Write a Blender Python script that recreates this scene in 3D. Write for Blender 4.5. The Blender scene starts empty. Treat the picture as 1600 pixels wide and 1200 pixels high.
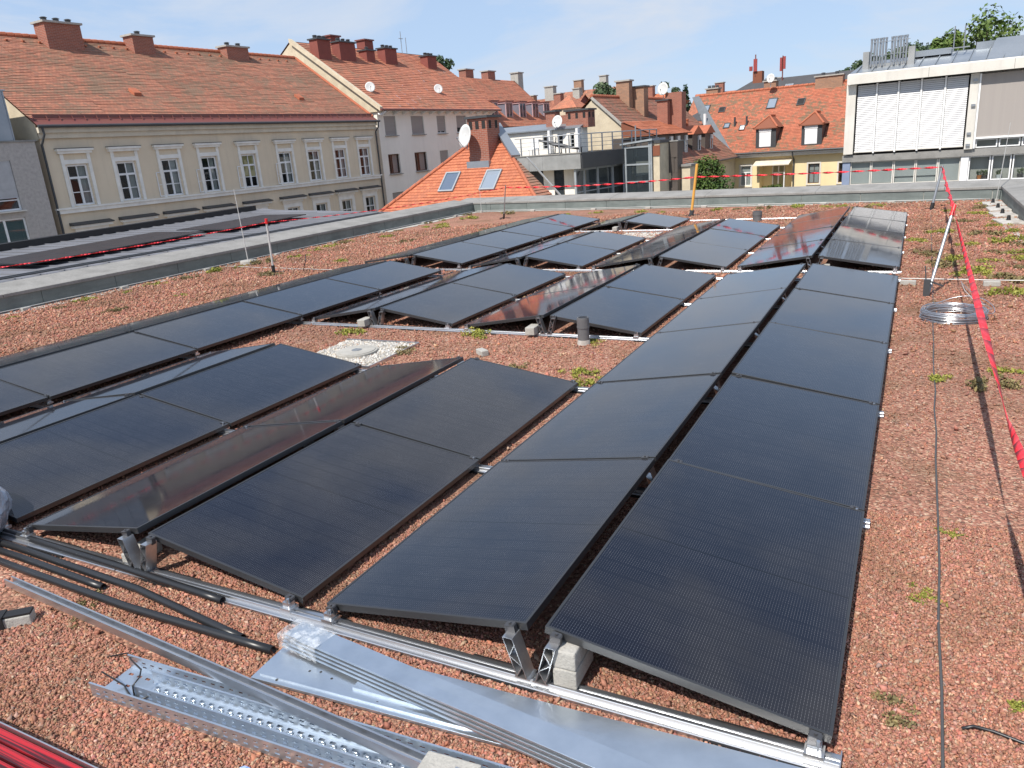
import bpy, math, random
import numpy as np
from mathutils import Vector, Matrix
random.seed(7)
rng = np.random.default_rng(11)
R = math.radians
sc = bpy.context.scene
COL = sc.collection

# ------------------------------------------------------------------ camera, sky, sun, exposure
CAM = Vector((0.112, -2.265, 2.056))
YAW, PITCH, ROLL = R(-28.37), R(-17.34), R(-4.40)
Fv = Vector((math.sin(YAW)*math.cos(PITCH), math.cos(YAW)*math.cos(PITCH), math.sin(PITCH)))
r0 = Vector((math.cos(YAW), -math.sin(YAW), 0)); u0 = r0.cross(Fv)
Rv = r0*math.cos(ROLL) + u0*math.sin(ROLL); Uv = -r0*math.sin(ROLL) + u0*math.cos(ROLL)
cam_d = bpy.data.cameras.new('camera'); cam = bpy.data.objects.new('camera', cam_d); COL.objects.link(cam)
m = Matrix((Rv, Uv, -Fv)).transposed().to_4x4(); m.translation = CAM
cam.matrix_world = m
cam_d.sensor_width = 36; cam_d.lens = 36*1184/1600
cam_d.clip_start = 0.05; cam_d.clip_end = 6000
sc.camera = cam

SUN_DIR = Vector((0.15, 0.76, -1.0)).normalized()          # direction the light travels
to_sun = -SUN_DIR
elev = math.asin(to_sun.z); azim = math.atan2(to_sun.x, to_sun.y)
w = bpy.data.worlds.new('World'); sc.world = w; w.use_nodes = True
nt = w.node_tree; nt.nodes.clear()
out = nt.nodes.new('ShaderNodeOutputWorld'); bg = nt.nodes.new('ShaderNodeBackground')
sky = nt.nodes.new('ShaderNodeTexSky'); sky.sky_type = 'NISHITA'; sky.sun_disc = False
sky.sun_elevation = elev; sky.sun_rotation = azim; sky.altitude = 350
sky.air_density = 1.0; sky.dust_density = 0.2; sky.ozone_density = 1.2
tc = nt.nodes.new('ShaderNodeTexCoord'); mp = nt.nodes.new('ShaderNodeMapping')
mp.inputs['Scale'].default_value = (2.2, 2.2, 8.0); mp.inputs['Rotation'].default_value = (0.15, 0.25, 0.5)
nz = nt.nodes.new('ShaderNodeTexNoise'); nz.inputs['Scale'].default_value = 1.25; nz.inputs['Detail'].default_value = 7
nz.inputs['Roughness'].default_value = 0.58; nz.inputs['Distortion'].default_value = 0.5
rp = nt.nodes.new('ShaderNodeValToRGB'); rp.color_ramp.elements[0].position = 0.43; rp.color_ramp.elements[1].position = 0.62
rp.color_ramp.elements[0].color = (0.0, 0.0, 0.0, 1); rp.color_ramp.elements[1].color = (0.9, 0.9, 0.9, 1)
mx = nt.nodes.new('ShaderNodeMix'); mx.data_type = 'RGBA'; mx.inputs[7].default_value = (3.3, 3.6, 4.1, 1)
veil = nt.nodes.new('ShaderNodeMix'); veil.data_type = 'RGBA'; veil.inputs[0].default_value = 0.72; veil.inputs[7].default_value = (2.15, 2.85, 4.0, 1)   # thin even high haze
nt.links.new(tc.outputs['Generated'], mp.inputs[0]); nt.links.new(mp.outputs[0], nz.inputs[0]); nt.links.new(nz.outputs[0], rp.inputs[0])
nt.links.new(rp.outputs[0], mx.inputs[0]); sxyz = nt.nodes.new('ShaderNodeSeparateXYZ'); nt.links.new(tc.outputs['Generated'], sxyz.inputs[0])
hz = nt.nodes.new('ShaderNodeMapRange'); hz.inputs[1].default_value = 0.24; hz.inputs[2].default_value = 0.62; hz.inputs[3].default_value = 0.86; hz.inputs[4].default_value = 0.15; nt.links.new(sxyz.outputs[2], hz.inputs[0]); nt.links.new(hz.outputs[0], veil.inputs[0])
nt.links.new(sky.outputs[0], veil.inputs[6]); nt.links.new(veil.outputs[2], mx.inputs[6]); nt.links.new(mx.outputs[2], bg.inputs[0])
bg.inputs[1].default_value = 0.12; nt.links.new(bg.outputs[0], out.inputs[0])
sd = bpy.data.lights.new('sun', 'SUN'); sd.energy = 3.5; sd.angle = R(0.55); sd.color = (1.0, 0.94, 0.86)
so = bpy.data.objects.new('sun', sd); COL.objects.link(so); so.rotation_euler = SUN_DIR.to_track_quat('-Z', 'Y').to_euler(); so.location = (0, 0, 60)
sc.view_settings.view_transform = 'Standard'; sc.view_settings.look = 'None'
sc.view_settings.exposure = 0.80; sc.view_settings.gamma = 1.0; sc.view_settings.use_curve_mapping = False
sc.render.engine = 'CYCLES'; sc.cycles.max_bounces = 8; sc.cycles.transparent_max_bounces = 12

# ------------------------------------------------------------------ materials
def _mat(name):
    m_ = bpy.data.materials.new(name); m_.use_nodes = True
    return m_, m_.node_tree, m_.node_tree.nodes['Principled BSDF']
def N(t, k, **kw):
    n = t.nodes.new(k)
    for a, b in kw.items(): setattr(n, a, b)
    return n
def mixc(t, fac, a, b, mode='MIX'):
    n = N(t, 'ShaderNodeMix', data_type='RGBA', blend_type=mode)
    for i, v in ((0, fac), (6, a), (7, b)):
        if hasattr(v, 'links'): t.links.new(v, n.inputs[i])
        elif i == 0: n.inputs[0].default_value = v
        else: n.inputs[i].default_value = (*v, 1)
    return n.outputs[2]
def math_(t, op, a, b=None, c=None):
    n = N(t, 'ShaderNodeMath', operation=op)
    for i, v in enumerate((a, b, c)):
        if v is None: continue
        if hasattr(v, 'links'): t.links.new(v, n.inputs[i])
        else: n.inputs[i].default_value = v
    return n.outputs[0]
def ramp(t, val, p0, p1, c0=(0, 0, 0, 1), c1=(1, 1, 1, 1)):
    n = N(t, 'ShaderNodeValToRGB'); e = n.color_ramp.elements
    e[0].position, e[1].position = p0, p1; e[0].color, e[1].color = c0, c1
    t.links.new(val, n.inputs[0]); return n.outputs[0]
def noise(t, scale, detail=4, vec=None, rough=0.6):
    n = N(t, 'ShaderNodeTexNoise'); n.inputs['Scale'].default_value = scale; n.inputs['Detail'].default_value = detail
    n.inputs['Roughness'].default_value = rough
    if vec is not None: t.links.new(vec, n.inputs[0])
    return n.outputs[0]
def objco(t): return N(t, 'ShaderNodeTexCoord').outputs['Object']
def pm(name, col, rough=0.8, metal=0.0, col2=None, scale=3.0, p=(0.35, 0.7), fine=0.0, bump=0.0, bscale=40, ior=1.5, stretch=None, streak=0.0):
    """plain surface: two tones mixed by a noise, fine grain, light bump"""
    m_, t, b = _mat(name)
    co = objco(t)
    if stretch:
        mpn = N(t, 'ShaderNodeMapping'); mpn.inputs['Scale'].default_value = stretch; t.links.new(co, mpn.inputs[0]); co2 = mpn.outputs[0]
    else: co2 = co
    c2 = col2 or tuple(c*0.82 for c in col)
    c = mixc(t, ramp(t, noise(t, scale, 5, co2), *p), col, c2)
    if streak:
        mps = N(t, 'ShaderNodeMapping'); mps.inputs['Scale'].default_value = (2.6, 2.6, .16); t.links.new(co, mps.inputs[0])
        c = mixc(t, math_(t, 'MULTIPLY', ramp(t, noise(t, 1.0, 6, mps.outputs[0], .7), .5, .8), streak), c, tuple(q*.55 for q in col))
    if fine:
        f = noise(t, bscale, 2, co); c = mixc(t, fine, c, mixc(t, f, (0, 0, 0), (1, 1, 1)), 'OVERLAY')
    t.links.new(c, b.inputs['Base Color'])
    b.inputs['Roughness'].default_value = rough; b.inputs['Metallic'].default_value = metal; b.inputs['IOR'].default_value = ior
    if bump:
        bn = N(t, 'ShaderNodeBump'); bn.inputs['Strength'].default_value = bump; bn.inputs['Distance'].default_value = 0.02
        t.links.new(noise(t, bscale, 4, co), bn.inputs['Height']); t.links.new(bn.outputs[0], b.inputs['Normal'])
    return m_
def tile_mat(name, c1, c2, moss, mossp=(0.5, 0.72), mscale=0.5, c3=None):
    """clay tiles: one tone per tile from its own cell of the UV map, lichen patches over it"""
    m_, t, b = _mat(name)
    uv = N(t, 'ShaderNodeUVMap').outputs[0]; sx = N(t, 'ShaderNodeSeparateXYZ'); t.links.new(uv, sx.inputs[0])
    row = math_(t, 'FLOOR', sx.outputs[1]); off = math_(t, 'MULTIPLY', math_(t, 'MODULO', row, 2.0), 0.5)
    ux = math_(t, 'ADD', sx.outputs[0], off); colm = math_(t, 'FLOOR', ux)
    cb = N(t, 'ShaderNodeCombineXYZ'); t.links.new(colm, cb.inputs[0]); t.links.new(row, cb.inputs[1])
    wn = N(t, 'ShaderNodeTexWhiteNoise', noise_dimensions='3D'); t.links.new(cb.outputs[0], wn.inputs[0])
    c = mixc(t, wn.outputs[0], c1, c2)
    wn2 = N(t, 'ShaderNodeTexWhiteNoise', noise_dimensions='4D'); t.links.new(cb.outputs[0], wn2.inputs[0]); wn2.inputs['W'].default_value = 3.3
    co = objco(t)
    pat = math_(t, 'ADD', noise(t, mscale, 6, co, 0.68), math_(t, 'MULTIPLY', math_(t, 'SUBTRACT', wn2.outputs[0], 0.5), 0.22))
    c = mixc(t, ramp(t, pat, *mossp), c, moss)
    if c3:
        p3 = math_(t, 'ADD', noise(t, mscale*0.7, 4, N(t, 'ShaderNodeTexCoord').outputs['Generated']), 0.0)
        c = mixc(t, ramp(t, p3, 0.58, 0.72), c, c3)
    fr = math_(t, 'FRACT', ux); edge = math_(t, 'LESS_THAN', fr, 0.07)
    c = mixc(t, math_(t, 'MULTIPLY', edge, 0.55), c, (0.03, 0.018, 0.014))
    t.links.new(c, b.inputs['Base Color']); b.inputs['Roughness'].default_value = 0.85
    return m_
def brick_mat(name, c1, c2, mortar, sx_=1.0):
    m_, t, b = _mat(name)
    br = N(t, 'ShaderNodeTexBrick'); br.inputs['Scale'].default_value = 1.0
    br.inputs['Brick Width'].default_value = 0.25; br.inputs['Row Height'].default_value = 0.078; br.inputs['Mortar Size'].default_value = 0.008
    br.inputs['Color1'].default_value = (*c1, 1); br.inputs['Color2'].default_value = (*c2, 1); br.inputs['Mortar'].default_value = (*mortar, 1)
    co = objco(t); s = N(t, 'ShaderNodeSeparateXYZ'); t.links.new(co, s.inputs[0]); cb = N(t, 'ShaderNodeCombineXYZ')
    t.links.new(math_(t, 'ADD', s.outputs[0], s.outputs[1]), cb.inputs[0]); t.links.new(s.outputs[2], cb.inputs[1]); t.links.new(cb.outputs[0], br.inputs[0])
    c = mixc(t, math_(t, 'MULTIPLY', noise(t, 1.6, 5, co), 0.5), br.outputs[0], (0.12, 0.07, 0.05))
    t.links.new(c, b.inputs['Base Color']); b.inputs['Roughness'].default_value = 0.9
    bn = N(t, 'ShaderNodeBump'); bn.inputs['Strength'].default_value = 0.4; bn.inputs['Distance'].default_value = 0.01; bn.invert = True
    t.links.new(br.outputs['Fac'], bn.inputs['Height']); t.links.new(bn.outputs[0], b.inputs['Normal'])
    return m_
def glass_mat(name, tint=(0.03, 0.035, 0.04), clear=0.82, rough=0.02):
    m_, t, b = _mat(name); t.nodes.remove(b); o = t.nodes['Material Output']
    tr = N(t, 'ShaderNodeBsdfTransparent'); tr.inputs[0].default_value = (0.75, 0.8, 0.8, 1)
    df = N(t, 'ShaderNodeBsdfDiffuse'); df.inputs[0].default_value = (*tint, 1)
    gl = N(t, 'ShaderNodeBsdfGlossy'); gl.inputs['Roughness'].default_value = rough; gl.inputs[0].default_value = (0.9, 0.92, 0.95, 1)
    a = N(t, 'ShaderNodeMixShader'); a.inputs[0].default_value = clear; t.links.new(df.outputs[0], a.inputs[1]); t.links.new(tr.outputs[0], a.inputs[2])
    fn = N(t, 'ShaderNodeLayerWeight'); f2 = math_(t, 'MULTIPLY_ADD', math_(t, 'POWER', fn.outputs['Facing'], 4.5), 0.92, 0.06)
    c = N(t, 'ShaderNodeMixShader'); t.links.new(f2, c.inputs[0]); t.links.new(a.outputs[0], c.inputs[1]); t.links.new(gl.outputs[0], c.inputs[2])
    t.links.new(c.outputs[0], o.inputs[0]); return m_

M = {}
M['beige'] = pm('beige plaster', (0.72, 0.605, 0.45), 0.92, col2=(0.66, 0.55, 0.405), scale=0.7, bump=0.15, streak=.35)
M['beige_trim'] = pm('pale plaster trim', (0.84, 0.81, 0.75), 0.9, scale=2.0)
M['cornice'] = pm('beige cornice', (0.66, 0.59, 0.47), 0.9, scale=1.5, streak=.3)
M['cream'] = pm('cream gable plaster', (0.60, 0.52, 0.38), 0.92, col2=(0.48, 0.41, 0.30), scale=2.0, bump=0.3)
M['yellow'] = pm('yellow plaster', (0.74, 0.61, 0.36), 0.92, col2=(0.68, 0.56, 0.33), scale=0.8, bump=0.12, streak=.2)
M['white_wall'] = pm('off white plaster', (0.83, 0.79, 0.71), 0.92, col2=(0.77, 0.73, 0.65), scale=0.6, bump=0.15, streak=.25)
M['grey_rough'] = pm('rough grey render', (0.46, 0.42, 0.385), 0.95, col2=(0.35, 0.32, 0.295), scale=7.0, bump=0.6, bscale=22)
M['white_paint'] = pm('white painted wood', (0.82, 0.82, 0.81), 0.55, scale=4)
M['brown_frame'] = pm('brown window frame', (0.10, 0.055, 0.035), 0.6)
M['grey_frame'] = pm('grey window frame', (0.30, 0.33, 0.35), 0.5)
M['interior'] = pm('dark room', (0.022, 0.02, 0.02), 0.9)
M['curtain'] = pm('pale curtain', (0.62, 0.62, 0.6), 0.9, scale=9, stretch=(3, 3, 0.2))
M['yellow_blind'] = pm('yellow roller blind', (0.62, 0.52, 0.2), 0.9)
M['shutter'] = pm('grey roller shutter', (0.36, 0.34, 0.32), 0.7, stretch=(0.1, 0.1, 20), scale=2)
M['white_shutter'] = pm('white roller shutter', (0.78, 0.78, 0.78), 0.6)
M['glass'] = glass_mat('window glass')
M['skylight'] = glass_mat('skylight glass', (0.25, 0.3, 0.36), 0.15)
M['tower_glass'] = glass_mat('tower glass', (0.05, 0.065, 0.075), 0.5)
M['clear_glass'] = glass_mat('clear glass', (0.1, 0.1, 0.1), 0.95)
M['tile_old'] = tile_mat('weathered brown tiles', (0.43, 0.178, 0.108), (0.30, 0.125, 0.082), (0.235, 0.145, 0.095), (0.40, 0.66), 0.55, c3=(0.45, 0.165, 0.09))
M['tile_white_house'] = tile_mat('orange brown tiles', (0.46, 0.17, 0.095), (0.33, 0.122, 0.075), (0.25, 0.135, 0.085), (0.46, 0.72), 0.4)
M['valley'] = pm('dark zinc valley', (0.15, 0.165, 0.18), 0.55, metal=0.3)
M['tile_bright'] = tile_mat('bright orange tiles', (0.50, 0.165, 0.08), (0.37, 0.118, 0.06), (0.33, 0.12, 0.07), (0.55, 0.85), 0.8)
M['tile_mossy'] = tile_mat('orange tiles with dark lichen', (0.44, 0.142, 0.078), (0.32, 0.108, 0.062), (0.20, 0.125, 0.075), (0.49, 0.62), 0.7)
M['tile_brown'] = tile_mat('brown tiles', (0.34, 0.135, 0.085), (0.25, 0.10, 0.065), (0.19, 0.115, 0.075), (0.45, 0.65), 0.6)
M['ridge_tile'] = pm('ridge tiles', (0.42, 0.13, 0.065), 0.85, col2=(0.33, 0.105, 0.055), scale=3)
M['red_metal'] = pm('dark red sheet metal', (0.17, 0.062, 0.046), 0.5, col2=(0.17, 0.05, 0.045))
M['slate'] = pm('dark roof shingles', (0.06, 0.06, 0.065), 0.75, scale=1.5)
M['brick'] = brick_mat('red brick', (0.36, 0.11, 0.065), (0.28, 0.085, 0.055), (0.38, 0.27, 0.22))
M['brick_old'] = brick_mat('old mottled brick', (0.42, 0.22, 0.13), (0.30, 0.17, 0.11), (0.34, 0.27, 0.2))
M['chimney_red'] = pm('red chimney render', (0.22, 0.065, 0.05), 0.9, scale=2)
M['concrete'] = pm('concrete', (0.40, 0.385, 0.35), 0.92, col2=(0.31, 0.30, 0.27), scale=6, fine=0.25, bump=0.35, bscale=90)
M['coping'] = pm('grey coping membrane', (0.25, 0.243, 0.228), 0.8, col2=(0.165, 0.16, 0.148), scale=2.2, p=(.42, .78), fine=0.25, bump=.12, bscale=30)
M['clad'] = pm('grey green wall cladding', (0.165, 0.19, 0.18), 0.65, streak=.5, col2=(0.105, 0.125, 0.118), scale=2.2, stretch=(1, 1, 3), fine=0.12, bump=0.12)
M['fascia'] = pm('weathered zinc fascia', (0.34, 0.345, 0.34), 0.5, metal=0.25, col2=(0.24, 0.245, 0.24), scale=1.4)
M['anthracite'] = pm('anthracite metal', (0.055, 0.058, 0.062), 0.5)
M['brown_clad'] = pm('dark brown cladding', (0.09, 0.075, 0.065), 0.6, scale=1.5)
M['zinc'] = pm('zinc sheet roof', (0.34, 0.37, 0.40), 0.42, metal=0.6, col2=(0.28, 0.31, 0.34), scale=1.0)
M['dark_roof'] = pm('dark standing seam roof', (0.19, 0.195, 0.215), 0.6, metal=0.15, col2=(0.14, 0.145, 0.16), scale=0.7)
M['black'] = pm('black rubber', (0.012, 0.012, 0.013), 0.6)
M['black_plastic'] = pm('black plastic pipe', (0.016, 0.017, 0.019), 0.38)
M['alu'] = pm('mill aluminium', (0.64, 0.65, 0.66), 0.34, metal=0.95, col2=(0.50, 0.51, 0.53), scale=4, stretch=(0.3, 6, 6))
M['galv'] = pm('galvanised steel', (0.66, 0.72, 0.78), 0.3, metal=0.88, col2=(0.47, 0.53, 0.59), scale=5, p=(0.25, 0.8), bump=0.05, bscale=9, fine=.12)
M['grey_metal'] = pm('grey metal', (0.36, 0.38, 0.40), 0.45, metal=0.7)
M['antenna_red'] = pm('dull red antenna', (0.30, 0.045, 0.04), 0.6)
M['white_metal'] = pm('white coated metal', (0.66, 0.63, 0.57), 0.5, col2=(0.56, 0.53, 0.47), scale=1.2, streak=.45)
M['dish'] = pm('white dish', (0.58, 0.585, 0.575), 0.55, col2=(.5, .5, .48))
M['screen'] = pm('grey brown fabric screen', (0.33, 0.30, 0.275), 0.9, col2=(0.31, 0.28, 0.26), stretch=(6, 6, 0.1), scale=1)
M['blue_panel'] = pm('blue grey wall panel', (0.22, 0.27, 0.38), 0.6)
M['tape'] = pm('red barrier tape', (0.72, 0.03, 0.045), 0.5, col2=(0.72, 0.22, 0.22), scale=0.8, p=(0.62, 0.72))
M['red'] = pm('red plastic', (0.62, 0.02, 0.02), 0.4)
M['red_film'] = pm('red wrapping film', (0.42, 0.012, 0.018), 0.25, col2=(0.045, 0.006, 0.008), scale=4, p=(0.44, 0.56), stretch=(0.25, 22, 1))
M['yellow_paint'] = pm('orange yellow paint', (0.70, 0.36, 0.07), 0.6)
M['film'] = pm('crumpled clear film', (0.56, 0.62, 0.68), 0.16, metal=0.75, col2=(0.34, 0.40, 0.46), scale=14, bump=1.0, bscale=30)
def _film():
    m_, t, b = _mat('clear crumpled film'); o = t.nodes['Material Output']; co = objco(t)
    tr = N(t, 'ShaderNodeBsdfTransparent'); mxs = N(t, 'ShaderNodeMixShader'); t.links.new(ramp(t, noise(t, 22, 4, co), .40, .64, (.08, .08, .08, 1), (.5, .5, .5, 1)), mxs.inputs[0])
    b.inputs['Base Color'].default_value = (.75, .78, .80, 1); b.inputs['Roughness'].default_value = .12
    bn = N(t, 'ShaderNodeBump'); bn.inputs['Distance'].default_value = .02; t.links.new(noise(t, 30, 3, co), bn.inputs['Height']); t.links.new(bn.outputs[0], b.inputs['Normal'])
    t.links.new(tr.outputs[0], mxs.inputs[1]); t.links.new(b.outputs[0], mxs.inputs[2]); t.links.new(mxs.outputs[0], o.inputs[0]); return m_
M['film'] = _film()
M['coil_film'] = pm('crumpled silver film', (0.40, 0.43, 0.48), 0.25, metal=0.4, col2=(0.16, 0.18, 0.22), scale=7, bump=1.0, bscale=9)
M['bark'] = pm('bark', (0.10, 0.075, 0.055), 0.95, bump=0.5)
M['bounce_ground'] = pm('ground lightened to bounce light', (0.27, 0.255, 0.23), 0.95, scale=0.3)  # unseen ground, made pale to bounce light onto the shaded facades
M['fleece'] = pm('pale edge fleece', (0.50, 0.485, 0.45), 0.95, col2=(0.30, 0.27, 0.235), scale=9)
M['pale_stone'] = pm('pale gravel bed', (0.42, 0.40, 0.36), 0.95, col2=(0.24, 0.225, 0.20), scale=22)
M['terracotta'] = pm('orange flowerpot', (0.65, 0.22, 0.04), 0.7)
M['white_cable'] = pm('pale conductor wire', (0.55, 0.55, 0.53), 0.45, metal=0.3)
M['dark_cable'] = pm('dark grey cable', (0.07, 0.07, 0.07), 0.6)
M['blue_scrap'] = pm('blue and white plastic scrap', (0.12, 0.26, 0.6), 0.4, col2=(0.7, 0.72, 0.75), scale=30)
M['blind_slat'] = pm('white aluminium slats', (0.62, 0.62, 0.62), 0.45, col2=(.54, .54, .55), scale=.9)
M['joint'] = pm('dark joint', (0.03, 0.03, 0.03), 0.8)

def leaf_mat(name, c1, c2):
    m_, t, b = _mat(name)
    at = N(t, 'ShaderNodeAttribute', attribute_name='tone')
    t.links.new(mixc(t, at.outputs['Fac'], c1, c2), b.inputs['Base Color']); b.inputs['Roughness'].default_value = 0.6
    b.inputs['Specular IOR Level'].default_value = 0.3
    return m_
M['leaf'] = leaf_mat('green leaves', (0.035, 0.075, 0.018), (0.10, 0.15, 0.03))
M['leaf_light'] = leaf_mat('light green leaves', (0.05, 0.10, 0.02), (0.14, 0.19, 0.045))
M['leaf_dark'] = leaf_mat('dark conifer needles', (0.015, 0.04, 0.018), (0.035, 0.065, 0.025))
M['leaf_far'] = leaf_mat('far tree leaves', (0.04, 0.075, 0.035), (0.08, 0.11, 0.05))
M['sedum'] = leaf_mat('sedum leaves', (0.13, 0.16, 0.025), (0.34, 0.32, 0.06))
M['sedum_dry'] = leaf_mat('dry sedum', (0.12, 0.10, 0.045), (0.24, 0.19, 0.08))

def solar_mat():
    m_, t, b = _mat('black solar cells under glass')
    co = objco(t); s = N(t, 'ShaderNodeSeparateXYZ'); t.links.new(co, s.inputs[0]); X, Y_ = s.outputs[0], s.outputs[1]
    fx = math_(t, 'FRACT', math_(t, 'MULTIPLY', X, 1/0.0112))
    wire = math_(t, 'LESS_THAN', math_(t, 'ABSOLUTE', math_(t, 'SUBTRACT', fx, 0.5)), 0.05)
    fy = math_(t, 'FRACT', math_(t, 'MULTIPLY', Y_, 1/0.0155))
    dash = math_(t, 'LESS_THAN', fy, 0.72)
    cell = math_(t, 'FRACT', math_(t, 'MULTIPLY', Y_, 1/0.0955)); band = math_(t, 'GREATER_THAN', cell, 0.10)
    amp = ramp(t, noise(t, 5.0, 3, co), 0.3, 0.75, (0.35, 0.35, 0.35, 1), (1, 1, 1, 1))
    f = math_(t, 'MULTIPLY', math_(t, 'MULTIPLY', wire, dash), math_(t, 'MULTIPLY', math_(t, 'MULTIPLY_ADD', band, 0.75, 0.25), amp))
    base = mixc(t, noise(t, 2.2, 3, co), (0.005, 0.006, 0.0115), (0.009, 0.0095, 0.015))
    c = mixc(t, f, base, (0.14, 0.14, 0.15))
    mid = math_(t, 'LESS_THAN', math_(t, 'ABSOLUTE', math_(t, 'SUBTRACT', Y_, 0.862)), 0.0045)
    c = mixc(t, mid, c, (0.004, 0.004, 0.005))
    dust = noise(t, 55, 3, co); sp = ramp(t, dust, 0.70, 0.80)
    c = mixc(t, math_(t, 'MULTIPLY', sp, 0.22), c, (0.30, 0.27, 0.24))
    oi = N(t, 'ShaderNodeObjectInfo'); vadd = N(t, 'ShaderNodeVectorMath', operation='ADD'); t.links.new(co, vadd.inputs[0])
    vm = N(t, 'ShaderNodeVectorMath', operation='SCALE'); t.links.new(oi.outputs['Location'], vm.inputs[0]); vm.inputs['Scale'].default_value = 1.7; t.links.new(vm.outputs[0], vadd.inputs[1])
    mpd = N(t, 'ShaderNodeMapping'); mpd.inputs['Scale'].default_value = (.55, 2.6, 1); t.links.new(vadd.outputs[0], mpd.inputs[0])
    smear = ramp(t, noise(t, 2.4, 7, mpd.outputs[0], .72), .5, .85)
    lowe = ramp(t, X, .02, .16, (1, 1, 1, 1), (0, 0, 0, 1))
    dirt = math_(t, 'MAXIMUM', math_(t, 'MULTIPLY', smear, .028), math_(t, 'MULTIPLY', math_(t, 'MULTIPLY', lowe, noise(t, 9, 4, vadd.outputs[0])), .06))
    c = mixc(t, dirt, c, (0.30, 0.27, 0.235))
    t.links.new(c, b.inputs['Base Color']); b.inputs['IOR'].default_value = 1.50
    rr = ramp(t, noise(t, 3.0, 5, co), 0.3, 0.8, (0.03, 0.03, 0.03, 1), (0.085, 0.085, 0.085, 1))
    t.links.new(rr, b.inputs['Roughness']); b.inputs['Sheen Weight'].default_value = 0.06; b.inputs['Sheen Roughness'].default_value = 0.3; b.inputs['Sheen Tint'].default_value = (.85, .92, 1, 1)
    bn = N(t, 'ShaderNodeBump'); bn.inputs['Strength'].default_value = 0.02; bn.inputs['Distance'].default_value = 0.004
    t.links.new(noise(t, 3.5, 2, co), bn.inputs['Height']); t.links.new(bn.outputs[0], b.inputs['Normal'])
    return m_
M['solar'] = solar_mat()
M['clamp'] = pm('dark anodised clamp', (0.09, 0.09, 0.095), 0.4, metal=0.5)
M['frame_black'] = pm('black anodised frame', (0.022, 0.023, 0.025), 0.42, metal=0.0, ior=1.7)

def gravel_mat(name, stones):
    m_, t, b = _mat(name); co = objco(t)
    if stones:
        at = N(t, 'ShaderNodeAttribute', attribute_name='stone'); c = at.outputs['Color']
    else:
        v = N(t, 'ShaderNodeTexVoronoi'); v.inputs['Scale'].default_value = 62; t.links.new(co, v.inputs[0])
        sx = N(t, 'ShaderNodeSeparateColor'); t.links.new(v.outputs['Color'], sx.inputs[0])
        r = N(t, 'ShaderNodeValToRGB'); t.links.new(sx.outputs[0], r.inputs[0]); e = r.color_ramp.elements
        e[0].position = 0; e[0].color = (0.115, 0.065, 0.05, 1); e[1].position = 1; e[1].color = (0.40, 0.29, 0.22, 1)
        for pos, cc in ((0.3, (0.215, 0.098, 0.075)), (0.62, (0.29, 0.138, 0.104)), (0.85, (0.33, 0.185, 0.135))):
            q = e.new(pos); q.color = (*cc, 1)
        c = r.outputs[0]
        v2 = N(t, 'ShaderNodeTexVoronoi'); v2.inputs['Scale'].default_value = 62; v2.distance = 'EUCLIDEAN'; t.links.new(co, v2.inputs[0])
        bn = N(t, 'ShaderNodeBump'); bn.inputs['Strength'].default_value = 1.0; bn.inputs['Distance'].default_value = 0.012; bn.invert = True
        t.links.new(v2.outputs['Distance'], bn.inputs['Height']); t.links.new(bn.outputs[0], b.inputs['Normal'])
    if not stones: c = mixc(t, 1.0, c, (1.32, 1.30, 1.22), 'MULTIPLY')
    mo = ramp(t, noise(t, 1.1, 7, co, 0.65), 0.48, 0.68)
    c = mixc(t, math_(t, 'MULTIPLY', mo, 0.62), c, (0.145, 0.095, 0.052))
    mo2 = ramp(t, noise(t, .33, 5, co, 0.7), 0.45, 0.68)
    c = mixc(t, math_(t, 'MULTIPLY', mo2, 0.42), c, (0.165, 0.105, 0.075))
    gr = ramp(t, noise(t, 2.3, 6, N(t, 'ShaderNodeTexCoord').outputs['Object'], 0.7), 0.60, 0.74)
    c = mixc(t, math_(t, 'MULTIPLY', gr, 0.45), c, (0.27, 0.23, 0.19))
    t.links.new(c, b.inputs['Base Color']); b.inputs['Roughness'].default_value = 0.95; b.inputs['Specular IOR Level'].default_value = 0.2
    return m_
M['gravel'] = gravel_mat('red roof gravel', False); M['gravel_stone'] = gravel_mat('crushed brick stones', True)

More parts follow.
